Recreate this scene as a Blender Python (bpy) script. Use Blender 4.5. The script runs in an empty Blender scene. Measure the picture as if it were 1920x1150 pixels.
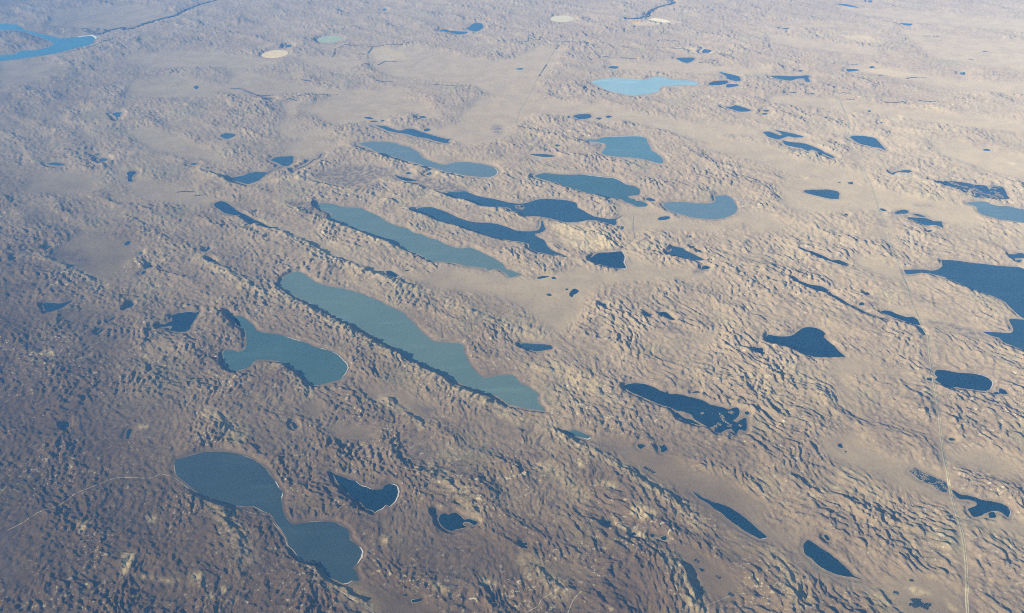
# A view from an airliner over lake dotted sandhills, built in real metres (z = 0 is the water of the lakes)
NAZ, NDEP = 1500, 880
ROLL_SIGN = 1
HAZE_COL, HAZE_D, HAZE_G = (.15, .46, 1.0), 0.97e-5, -0.08
# ---------------------------------------------------------------- camera, sky, sun, exposure
import bpy, bmesh, math, random
import numpy as np
from mathutils import Vector, Matrix
C = bpy.context.scene
COL = C.collection
ALT = 8200.0
cam_d = bpy.data.cameras.new("camera"); cam = bpy.data.objects.new("camera", cam_d); COL.objects.link(cam)
cam_d.sensor_width = 36.0; cam_d.lens = 30.0; cam_d.clip_start = 5.0; cam_d.clip_end = 300000.0
cam.location = (0, 0, ALT)
PITCH, ROLL = math.radians(34.0), math.radians(-1.5)
cam.rotation_euler = (Matrix.Rotation(math.pi/2 - PITCH, 3, 'X') @ Matrix.Rotation(ROLL_SIGN*ROLL, 3, 'Z')).to_euler()
C.camera = cam
SUN_AZ = math.radians(-118.0)      # clockwise from +Y, towards the sun
SUN_EL = math.radians(19.0)
w = bpy.data.worlds.new("World"); C.world = w; w.use_nodes = True
nt = w.node_tree; bg = nt.nodes["Background"]
sky = nt.nodes.new("ShaderNodeTexSky"); sky.sky_type = 'NISHITA'; sky.sun_disc = False
sky.sun_elevation = SUN_EL; sky.sun_rotation = SUN_AZ % (2*math.pi); sky.altitude = 1000.0
nt.links.new(sky.outputs[0], bg.inputs[0]); bg.inputs[1].default_value = 0.05
sd = bpy.data.lights.new("sun", 'SUN'); sd.energy = 5.0; sd.angle = math.radians(0.5); sd.color = (1.0, 0.93, 0.82)
sun = bpy.data.objects.new("sun", sd); COL.objects.link(sun)
sv = Vector((math.sin(SUN_AZ)*math.cos(SUN_EL), math.cos(SUN_AZ)*math.cos(SUN_EL), math.sin(SUN_EL)))
sun.rotation_euler = sv.to_track_quat('Z', 'Y').to_euler(); sun.location = (0, 0, ALT + 500)
C.view_settings.view_transform = 'Standard'; C.view_settings.look = 'None'
C.view_settings.exposure = 1.48; C.view_settings.gamma = 1.0; C.view_settings.use_curve_mapping = False
C.cycles.filter_width = 1.0; C.cycles.use_denoising = False; C.cycles.denoiser = 'OPENIMAGEDENOISE'; C.cycles.denoising_input_passes = 'RGB_ALBEDO_NORMAL'
C.cycles.volume_bounces = 1; C.cycles.max_bounces = 4; C.cycles.diffuse_bounces = 2; C.cycles.glossy_bounces = 2
random.seed(5)
# ---------------------------------------------------------------- the map: outlines in metres, x to the right, y away from the viewer
LAKES = [('turbid','long grey green lake lying under a steep shaded dune ridge',[(-4175,13047),(-4184,13205),(-4144,13364),(-4064,13453),(-3948,13495),(-3840,13442),(-3686,13272),(-3534,13106),(-3345,12984),(-3141,12908),(-2887,12807),(-2657,12687),(-2475,12550),(-2298,12436),(-2153,12283),(-2067,12233),(-1965,12126),(-1840,12019),(-1760,11876),(-1659,11753),(-1567,11575),(-1456,11419),(-1336,11264),(-1245,11198),(-1070,11168),(-874,11134),(-796,11058),(-780,10915),(-744,10755),(-686,10581),(-599,10409),(-514,10290),(-452,10222),(-309,10248),(-165,10275),(-42,10280),(3,10239),(52,10168),(111,10054),(171,10019),(249,9953),(316,9856),(364,9808),(340,9701),(364,9579),(419,9488),(435,9413),(330,9447),(214,9466),(78,9516),(-18,9559),(-91,9583),(-169,9676),(-268,9787),(-347,9821),(-467,9857),(-589,9924),(-712,10024),(-878,10142),(-1026,10262),(-1198,10401),(-1350,10508),(-1485,10632),(-1639,10724),(-1758,10869),(-1879,11016),(-2043,11149),(-2213,11303),(-2363,11459),(-2514,11599),(-2687,11722),(-2865,11867),(-3047,12015),(-3235,12185),(-3396,12316),(-3478,12386),(-3615,12498),(-3810,12656),(-3984,12816),(-4108,12954)]),('teal','teal hook shaped lake with a thin white beach at its round end',[(-4740,12072),(-4650,12080),(-4568,12025),(-4475,11921),(-4383,11819),(-4298,11698),(-4268,11639),(-4131,11576),(-3944,11530),(-3749,11446),(-3577,11353),(-3385,11263),(-3212,11146),(-3070,11075),(-2930,11008),(-2808,10914),(-2714,10788),(-2635,10681),(-2593,10577),(-2603,10460),(-2651,10297),(-2726,10251),(-2822,10213),(-2898,10178),(-3014,10144),(-3103,10186),(-3203,10287),(-3311,10423),(-3443,10562),(-3572,10687),(-3717,10772),(-3874,10813),(-4004,10826),(-4077,10822),(-4127,10745),(-4183,10627),(-4277,10581),(-4373,10551),(-4467,10589),(-4547,10694),(-4610,10852),(-4668,11030),(-4648,11119),(-4534,11096),(-4416,11055),(-4347,11123),(-4350,11269),(-4416,11494),(-4465,11648),(-4568,11749),(-4649,11850),(-4742,11993)]),('deep','dark narrow inlet at the tip of the teal hook shaped lake',[(-4945,12244),(-4802,12136),(-4711,12031),(-4635,11928),(-4576,11808),(-4567,11745),(-4648,11819),(-4755,11953),(-4863,12090)]),('deep','dark leaf shaped lake west of the teal hook shaped lake',[(-5847,12144),(-5789,12214),(-5681,12237),(-5570,12253),(-5447,12227),(-5395,12286),(-5395,12204),(-5405,12043),(-5421,11905),(-5409,11748),(-5461,11662),(-5572,11660),(-5691,11684),(-5749,11725),(-5734,11821),(-5826,11825),(-5907,11798),(-5961,11793),(-5966,11910),(-5891,11887),(-5836,11963),(-5791,12001)]),('deep','dark ragged lake alone in rough dunes near the left edge',[(-8267,12611),(-8248,12674),(-8098,12654),(-7970,12631),(-7871,12678),(-7777,12707),(-7826,12570),(-7867,12500),(-7915,12448),(-8022,12371),(-8096,12353),(-8156,12439)]),('deep','slim dark blue lake tapering into a stream beside the flat meadow',[(-6274,16371),(-6175,16477),(-6009,16386),(-5845,16193),(-5648,15970),(-5470,15812),(-5221,15577),(-5150,15532),(-4993,15381),(-4830,15260),(-4691,15241),(-4703,15169),(-4879,15234),(-5041,15355),(-5171,15448),(-5232,15394),(-5385,15574),(-5571,15770),(-5751,15828),(-5944,15927),(-6098,16086),(-6217,16214)]),('mid','wedge shaped blue lake at the mouth of the winding stream',[(-6255,17613),(-6136,17675),(-6000,17737),(-5882,17870),(-5749,17912),(-5652,17891),(-5514,17883),(-5482,17810),(-5542,17674),(-5593,17504),(-5629,17404),(-5695,17340),(-5799,17279),(-5975,17390),(-6143,17469)]),('mid','small oval blue lake beside the winding stream',[(-5558,18542),(-5514,18652),(-5403,18721),(-5216,18732),(-5076,18738),(-5029,18584),(-5008,18322),(-5061,18200),(-5181,18186),(-5322,18341),(-5472,18462)]),('deep','small dark lake shaped like a boot in a pale meadow',[(-8741,18009),(-8707,18128),(-8561,18105),(-8519,18031),(-8546,17891),(-8514,17714),(-8418,17571),(-8535,17564),(-8606,17720),(-8642,17862)]),('turbid','long narrow grey lake with reedy head between two dune ridges',[(-4109,16216),(-3890,16253),(-3680,16180),(-3493,16059),(-3291,16018),(-3088,15964),(-2899,15786),(-2715,15629),(-2554,15418),(-2403,15268),(-2200,15117),(-2060,15054),(-1911,14854),(-1747,14791),(-1606,14649),(-1416,14533),(-1251,14368),(-1065,14230),(-935,14187),(-783,14215),(-627,14105),(-472,13947),(-295,13765),(-146,13565),(-98,13396),(17,13330),(113,13246),(197,13195),(112,13154),(26,13112),(-28,13092),(-99,13233),(-220,13379),(-319,13407),(-429,13342),(-466,13438),(-640,13494),(-864,13553),(-1067,13659),(-1269,13718),(-1496,13754),(-1659,13934),(-1821,14067),(-2014,14228),(-2238,14420),(-2466,14615),(-2693,14761),(-2930,14963),(-3168,15141),(-3410,15323),(-3624,15477),(-3693,15567),(-3662,15711),(-3765,15835),(-3892,15931),(-3992,16027)]),('mid','curved blue lake with a spur at its east end below the yellow dune dome',[(-2015,15796),(-1938,15881),(-1804,15946),(-1636,15942),(-1463,15824),(-1261,15665),(-1089,15481),(-893,15327),(-702,15231),(-405,15187),(-190,15091),(40,14912),(92,14855),(250,14808),(434,14793),(569,14856),(615,15019),(630,15186),(652,15241),(682,15015),(701,14849),(617,14745),(483,14671),(556,14534),(655,14424),(701,14214),(789,14032),(910,13925),(1052,13785),(979,13823),(805,13866),(632,13925),(483,13998),(361,14130),(353,14284),(188,14396),(33,14431),(-37,14460),(-270,14552),(-507,14724),(-747,14873),(-965,15050),(-1185,15201),(-1407,15326),(-1638,15540),(-1841,15698)]),('mid','blue two part lake joined by a narrow neck north of the yellow dune dome',[(-1346,16558),(-1278,16631),(-1133,16610),(-962,16644),(-845,16561),(-699,16425),(-498,16319),(-271,16213),(-47,16077),(57,16040),(140,16005),(280,15997),(421,16050),(594,16163),(763,16184),(959,16154),(1181,16098),(1369,15996),(1407,15872),(1406,15752),(1506,15628),(1603,15476),(1700,15355),(1829,15290),(1984,15225),(2105,15218),(2296,15350),(2142,15188),(2142,15075),(2087,14950),(2013,14998),(1913,15060),(1788,15151),(1658,15186),(1550,15192),(1412,15143),(1195,15116),(1064,15151),(909,15256),(724,15352),(537,15419),(320,15431),(188,15613),(52,15680),(6,15801),(-160,15871),(-382,15883),(-578,15955),(-777,16118),(-950,16252),(-1180,16359),(-1326,16443)]),('shallow','shallow grey blue lake with a sandy far shore behind two ridges',[(-3604,19389),(-3356,19478),(-3029,19457),(-2762,19374),(-2551,19200),(-2348,19068),(-2135,18796),(-2056,18585),(-1949,18390),(-1719,18190),(-1526,18032),(-1434,18026),(-1285,18126),(-1010,18168),(-762,18079),(-516,17969),(-363,17852),(-272,17703),(-257,17492),(-331,17358),(-450,17311),(-598,17320),(-807,17387),(-1048,17471),(-1262,17588),(-1478,17707),(-1699,17862),(-1920,17984),(-2149,18180),(-2410,18344),(-2643,18508),(-2916,18716),(-3088,18842),(-3308,19090),(-3490,19261)]),('teal','broad teal lake with white northern beach and marshy south east tail',[(579,17303),(672,17401),(793,17449),(1028,17379),(1322,17327),(1618,17323),(1848,17240),(2076,17158),(2304,17097),(2434,16955),(2554,16749),(2690,16689),(2777,16586),(2796,16412),(2746,16257),(2630,16232),(2500,16208),(2530,16113),(2633,16046),(2653,15983),(2787,15945),(2875,15789),(2809,15714),(2618,15725),(2550,15837),(2423,15935),(2355,16062),(2195,16133),(2030,16173),(1819,16323),(1603,16450),(1417,16621),(1225,16762),(1032,16939),(806,17086),(664,17196)]),('palegrey','pale grey blue bean shaped lake with a raised northern lobe',[(3177,15771),(3246,15858),(3447,15895),(3664,15864),(3875,15810),(4063,15781),(4206,15803),(4300,15919),(4305,16073),(4415,16128),(4581,16119),(4644,16022),(4671,15837),(4670,15597),(4610,15395),(4464,15230),(4279,15126),(4084,15092),(3853,15139),(3650,15201),(3460,15343),(3292,15469),(3207,15621)]),('deep','dark fan shaped lake with white rim at the foot of the yellow dune dome',[(1478,13651),(1554,13793),(1663,13887),(1841,13902),(2021,13928),(2096,13924),(2130,13788),(2119,13642),(2085,13523),(2107,13403),(2096,13319),(1997,13305),(1855,13345),(1716,13423),(1578,13525)]),('mid','small blue arrowhead lake east of the dark fan shaped lake',[(2913,13822),(2971,13869),(3025,13891),(3080,14064),(3176,14034),(3267,13979),(3304,13901),(3385,13798),(3486,13670),(3575,13553),(3456,13516),(3320,13581),(3182,13646),(3045,13717)]),('mid','slender blue lake tapering west in a meadow of the middle distance',[(-3332,20510),(-3106,20450),(-2884,20261),(-2670,20117),(-2514,20236),(-2379,20227),(-2165,20040),(-1953,19857),(-1712,19673),(-1509,19536),(-1393,19488),(-1436,19368),(-1414,19246),(-1562,19296),(-1763,19430),(-2002,19610),(-2238,19708),(-2484,19892),(-2724,19993),(-2972,20137),(-3159,20323)]),('mid','flat blue sliver of a lake beside a rounder one in the far distance',[(-2187,28685),(-1971,28788),(-1828,28591),(-1604,28526),(-1247,28418),(-1286,28242),(-1546,28176),(-1819,28394),(-2048,28566)]),('mid','rounded blue lake in the far distance right of a flat blue sliver',[(-1303,28804),(-1175,29026),(-1093,29333),(-959,29449),(-776,29336),(-712,28905),(-810,28606),(-939,28436),(-1119,28558)]),('pale','very pale turquoise lake in the far centre with a white north shore',[(2373,23327),(2570,23422),(2805,23515),(3038,23575),(3368,23494),(3691,23380),(3952,23370),(4129,23546),(4361,23584),(4524,23426),(4724,23278),(4976,23225),(5193,23186),(5300,23069),(5306,22906),(5158,22810),(4904,22829),(4574,22833),(4350,22818),(4224,22721),(4139,22413),(3940,22294),(3670,22171),(3378,22142),(3176,22249),(2911,22453),(2682,22700),(2529,23010)]),('tealpale','light teal squarish lake with sand bars along its south shore',[(1811,19276),(2034,19261),(2162,19253),(2303,19366),(2564,19389),(2888,19393),(3176,19373),(3321,19258),(3328,18976),(3356,18737),(3343,18545),(3453,18348),(3506,18194),(3532,17971),(3488,17792),(3386,17820),(3224,17954),(3028,18076),(2794,18165),(2554,18217),(2317,18307),(2175,18429),(2222,18579),(2328,18843),(2297,19003),(2147,19093),(1961,19161)]),('mid','half moon shaped small lake far behind the pale turquoise lake',[(5090,25165),(5376,25204),(5644,25144),(5512,24870),(5326,24713),(5192,24846)]),('mid','slanted far lake with white upper edge east of the pale turquoise lake',[(6081,23848),(6248,23743),(6436,23569),(6561,23379),(6485,23054),(6328,23099),(6182,23275),(6194,23498)]),('deep','dark oval far pond touching reeds below the slanted far lake',[(5574,22864),(5727,23069),(5962,23127),(6145,23113),(6123,22930),(5929,22805),(5665,22772)]),('mid','kite shaped far lake below the pond with reeds',[(5623,21164),(5810,21151),(5939,21256),(6083,21131),(6264,20883),(6212,20813),(5968,20793),(5802,20963)]),('mid','small rectangular blue pond with two ponds beside it in the far meadow',[(1690,20773),(1808,20893),(1981,20908),(2117,20899),(2152,20713),(2022,20586),(1818,20583)]),('mid','far blue lake with a hooked tail near the straight highway',[(7438,23400),(7591,23411),(7805,23372),(8092,23327),(8445,23378),(8538,23314),(8432,23211),(8373,22833),(8263,22895),(8279,23135),(8084,23106),(7881,22979),(7687,23082),(7504,23228)]),('mid','forked blue lake with a pale spit between its two arms',[(6198,19436),(6327,19469),(6357,19458),(6453,19336),(6547,19206),(6610,19259),(6566,19453),(6515,19565),(6677,19445),(6865,19308),(7019,19175),(7085,19073),(6859,19064),(6720,19138),(6565,19043),(6434,18971),(6315,19059),(6242,19145),(6219,19269)]),('mid','ragged blue lake with long thin tail below the forked lake',[(6522,18885),(6686,18795),(6892,18742),(7023,18655),(7130,18493),(7235,18333),(7306,18117),(7364,18061),(7425,17872),(7383,17838),(7299,17954),(7226,18107),(7159,18186),(7053,18344),(6935,18261),(6832,18435),(6671,18523),(6519,18649)]),('mid','blocky blue lake right beside the far highway',[(8158,19018),(8295,19065),(8508,19035),(8714,18900),(8720,18662),(8719,18390),(8704,18162),(8630,18334),(8517,18365),(8376,18489),(8255,18590),(8177,18816)]),('mid','thin blue lens of a lake at the top edge near the pale fields',[(11690,30578),(11935,30607),(12136,30376),(12255,30053),(12106,30154),(11894,30348)]),('mid','smooth blue lake shaped like a flat iron left of the highway',[(6221,16255),(6336,16280),(6620,16283),(6783,16261),(6936,16169),(6933,16076),(6859,15894),(6835,15822),(6676,15844),(6513,15945),(6353,16059),(6262,16127)]),('mid','little blue lake with a curled tail right of the highway',[(8354,16968),(8451,17030),(8555,17071),(8705,17117),(8820,17110),(8845,17040),(8738,16978),(8603,17007),(8486,17007),(8391,16911)]),('marsh','marshy lake full of reed islands near the right edge',[(9042,16658),(9169,16551),(9365,16539),(9601,16493),(9789,16403),(9917,16312),(10095,16269),(10089,16079),(10260,16259),(10383,16220),(10404,16092),(10324,15816),(10276,15636),(9995,15652),(9803,15712),(9653,15745),(9704,15914),(9721,16132),(9515,15987),(9502,16145),(9434,16244),(9274,16267),(9198,16419)]),('palegrey','grey blue lake cut by the right edge below the marshy lake',[(9331,15492),(9507,15548),(9672,15551),(9773,15533),(9803,15424),(9928,15346),(10104,15319),(10219,15225),(10437,15125),(10742,14994),(10651,14581),(10355,14515),(10059,14613),(9878,14706),(9700,14771),(9565,14873),(9431,14982),(9392,15127),(9458,15326)]),('mid','wavy little lake first of three in the meadow right of the highway',[(7730,15162),(7860,15253),(7983,15293),(8042,15202),(7942,15122),(7754,15121)]),('mid','thin lake between a wavy little lake and a larger one right of the highway',[(8069,15103),(8193,15079),(8278,14961),(8154,14985)]),('mid','largest of three close lakes in the meadow right of the highway',[(7915,14953),(8058,14945),(8255,14906),(8364,14789),(8507,14753),(8462,14619),(8429,14512),(8321,14626),(8157,14608),(8047,14723)]),('deep','thin dark lake with a thicker east end in a dune trough',[(5472,13839),(5581,13783),(5682,13704),(5808,13550),(5908,13401),(6032,13404),(6162,13246),(6051,13242),(5933,13328),(5819,13429),(5703,13532),(5625,13682)]),('deep','spindle shaped dark lake feeding a marshy channel',[(4990,12813),(5119,12727),(5210,12634),(5313,12585),(5438,12536),(5524,12402),(5431,12364),(5315,12442),(5203,12534),(5100,12661)]),('mid','large deep blue lake cut by the right edge with a long western arm',[(7076,13000),(7223,13006),(7391,13007),(7563,12957),(7703,13005),(7811,13116),(7879,13301),(7937,13321),(8159,13272),(8366,13191),(8582,13133),(8791,13066),(9009,13018),(9140,12993),(9263,12859),(9471,12624),(9647,12098),(8913,10792),(8392,10228),(8146,10305),(7979,10551),(7861,10679),(7768,10789),(7757,10898),(7645,10975),(7583,11070),(7769,11054),(7927,11025),(8027,11031),(8102,11139),(8126,11251),(8164,11394),(8270,11408),(8399,11371),(8465,11338),(8473,11376),(8422,11416),(8389,11468),(8370,11606),(8360,11765),(8343,11912),(8256,12060),(8100,12214),(7952,12392),(7800,12573),(7682,12734),(7533,12831),(7369,12894),(7215,12870),(7066,12855)]),('mid','ragged small lake near the right edge above the large deep blue lake',[(9175,13450),(9271,13445),(9415,13486),(9499,13409),(9427,13317),(9272,13301),(9177,13306)]),('deep','deep blue ray shaped lake between dunes left of the highway',[(4135,11150),(4233,11109),(4398,11083),(4515,11115),(4627,11202),(4746,11309),(4859,11323),(4977,11280),(5040,11202),(5059,11127),(5004,11056),(5028,10964),(5063,10873),(5097,10782),(5119,10658),(5177,10518),(5112,10510),(5007,10508),(4861,10507),(4683,10539),(4565,10630),(4471,10739),(4349,10833),(4200,10911),(4086,10963),(4087,11042)]),('deep','narrow dark lake ending against the highway embankment',[(6173,11708),(6267,11751),(6360,11699),(6436,11609),(6543,11541),(6652,11536),(6683,11450),(6657,11306),(6551,11341),(6451,11422),(6337,11524),(6242,11626)]),('deep','dark capsule shaped lake with pale round end beside the highway',[(6387,10082),(6451,10138),(6563,10114),(6682,10063),(6794,10042),(6944,10016),(7045,9974),(7114,9907),(7125,9827),(7085,9734),(7008,9645),(6912,9609),(6808,9637),(6667,9674),(6545,9710),(6413,9725),(6351,9812),(6306,9893),(6319,9924),(6372,9954),(6360,10018)]),('deep','small dark oval pond off the round end of the capsule shaped lake',[(7151,9654),(7213,9621),(7224,9544),(7166,9525),(7116,9564)]),('mid','small blue canoe shaped lake in the valley below the open meadow',[(91,11037),(157,11089),(286,11076),(457,11047),(606,11022),(626,10914),(514,10894),(385,10857),(280,10893),(175,10969)]),('deep','long dark lake breaking up into reed islands at its east end',[(1648,9927),(1699,9982),(1823,9999),(1961,9977),(2071,9909),(2176,9811),(2247,9762),(2275,9807),(2301,9729),(2419,9724),(2565,9657),(2693,9606),(2779,9543),(2860,9465),(2986,9415),(3088,9352),(3152,9379),(3231,9385),(3237,9288),(3182,9175),(3112,9120),(3162,9090),(3292,9156),(3237,8892),(3141,8923),(3079,8816),(3033,8941),(2952,8917),(2864,8857),(2789,8895),(2824,9019),(2759,8979),(2690,9010),(2629,9083),(2551,9171),(2529,9258),(2445,9319),(2335,9353),(2251,9430),(2125,9494),(2003,9589),(1862,9701),(1736,9798)]),('deep','dark sickle of water along the south shore of the reed island lake',[(2339,9323),(2421,9190),(2527,9143),(2628,9032),(2548,9058),(2411,9134),(2315,9237)]),('teal','small teal lake with a white crescent beach in a grassy valley',[(660,8991),(763,8973),(821,8999),(894,8968),(974,8910),(1053,8852),(1003,8813),(922,8844),(812,8875),(722,8933)]),('deep','dark triangular pond west of the ray shaped lake',[(3787,10769),(3944,10804),(3950,10744),(3907,10659),(3853,10696)]),('slate','large slate blue double lake with a narrow waist in the foreground',[(-4668,8616),(-4601,8639),(-4487,8687),(-4372,8735),(-4227,8748),(-4040,8741),(-3882,8704),(-3739,8646),(-3614,8584),(-3549,8520),(-3464,8466),(-3382,8387),(-3291,8259),(-3204,8145),(-3125,8022),(-3065,7948),(-3061,7842),(-3023,7703),(-2969,7566),(-2897,7463),(-2833,7396),(-2734,7407),(-2588,7431),(-2419,7429),(-2298,7410),(-2206,7353),(-2131,7296),(-2086,7220),(-2066,7135),(-1998,7060),(-1924,6996),(-1892,6933),(-1897,6853),(-1932,6755),(-1973,6707),(-1921,6618),(-1875,6511),(-1921,6503),(-1954,6514),(-1996,6477),(-2057,6470),(-2142,6520),(-2210,6550),(-2283,6610),(-2343,6690),(-2369,6749),(-2457,6791),(-2539,6804),(-2609,6836),(-2671,6908),(-2744,6992),(-2816,7066),(-2854,7172),(-2926,7280),(-3016,7391),(-3091,7503),(-3151,7583),(-3236,7620),(-3335,7680),(-3390,7716),(-3529,7720),(-3674,7748),(-3825,7800),(-4002,7875),(-4167,7963),(-4305,8076),(-4428,8189),(-4549,8292),(-4621,8407),(-4670,8536),(-4685,8614)]),('deep','dark lake shaped like a bird with a bright eastern beach',[(-2469,8266),(-2373,8225),(-2219,8146),(-2144,8119),(-2063,8044),(-1951,7992),(-1876,7953),(-1806,7951),(-1756,7973),(-1727,8032),(-1659,8048),(-1585,8015),(-1549,7918),(-1557,7813),(-1582,7721),(-1635,7655),(-1681,7679),(-1717,7623),(-1782,7592),(-1812,7559),(-1850,7594),(-1922,7619),(-1981,7678),(-2002,7713),(-2100,7797),(-2181,7882),(-2285,7992),(-2372,8103),(-2432,8203)]),('deep','very dark oval lake with a fringe of islets at its east end',[(-993,7431),(-968,7497),(-918,7517),(-874,7482),(-833,7514),(-757,7501),(-695,7432),(-661,7402),(-602,7407),(-500,7349),(-541,7303),(-600,7348),(-668,7365),(-684,7333),(-666,7307),(-640,7289),(-681,7258),(-763,7239),(-829,7220),(-897,7254),(-967,7332)]),('deep','dark spear shaped lake in the grassy valley of the lower right',[(2251,7783),(2326,7722),(2397,7651),(2472,7598),(2550,7566),(2656,7505),(2753,7413),(2843,7300),(2915,7190),(2984,7071),(3030,6996),(2940,6964),(2860,7033),(2767,7120),(2663,7241),(2562,7386),(2481,7478),(2430,7558),(2344,7641),(2291,7719)]),('deep','dark slipper shaped lake beside the looping track at lower right',[(3431,6859),(3473,6919),(3510,6934),(3560,6886),(3618,6813),(3690,6740),(3743,6659),(3805,6559),(3850,6462),(3876,6404),(3945,6336),(3867,6376),(3778,6388),(3668,6430),(3578,6490),(3519,6549),(3471,6648),(3408,6729)]),('deep','dark bay shaped lake with a tan spit right of the highway',[(5591,7688),(5656,7605),(5747,7579),(5831,7541),(5882,7506),(6029,7460),(6099,7430),(6149,7362),(6131,7285),(6074,7211),(6035,7267),(5991,7312),(5942,7314),(5828,7285),(5759,7244),(5651,7225),(5637,7302),(5637,7357),(5710,7388),(5774,7419),(5792,7475),(5716,7511),(5621,7526),(5579,7585)]),('marsh','patchy marsh pond left of the highway opposite the bay shaped lake',[(5177,8025),(5271,8083),(5340,7995),(5448,7918),(5550,7831),(5557,7748),(5503,7645),(5412,7671),(5367,7766),(5277,7841),(5225,7926)]),('reservoir','bright teal reservoir with a drowned side arm at the far left',[(-18503,30688),(-17824,30840),(-17528,30813),(-17119,30643),(-16555,30026),(-16071,29668),(-15631,29397),(-15199,29129),(-14833,28901),(-14540,28951),(-14253,29016),(-14006,29069),(-13848,29010),(-13606,28734),(-13590,28467),(-13517,28170),(-13715,27902),(-13895,27706),(-14132,27449),(-14307,27258),(-14612,27081),(-15001,26913),(-15343,26743),(-15768,26582),(-16395,26503),(-16741,27191),(-16088,27244),(-15835,27250),(-15603,27299),(-15658,27508),(-15425,27654),(-15131,27671),(-14913,27863),(-14835,28284),(-15423,28923),(-15995,29398),(-16489,29784),(-16988,30065),(-17471,30109),(-18247,30179)])]
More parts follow.
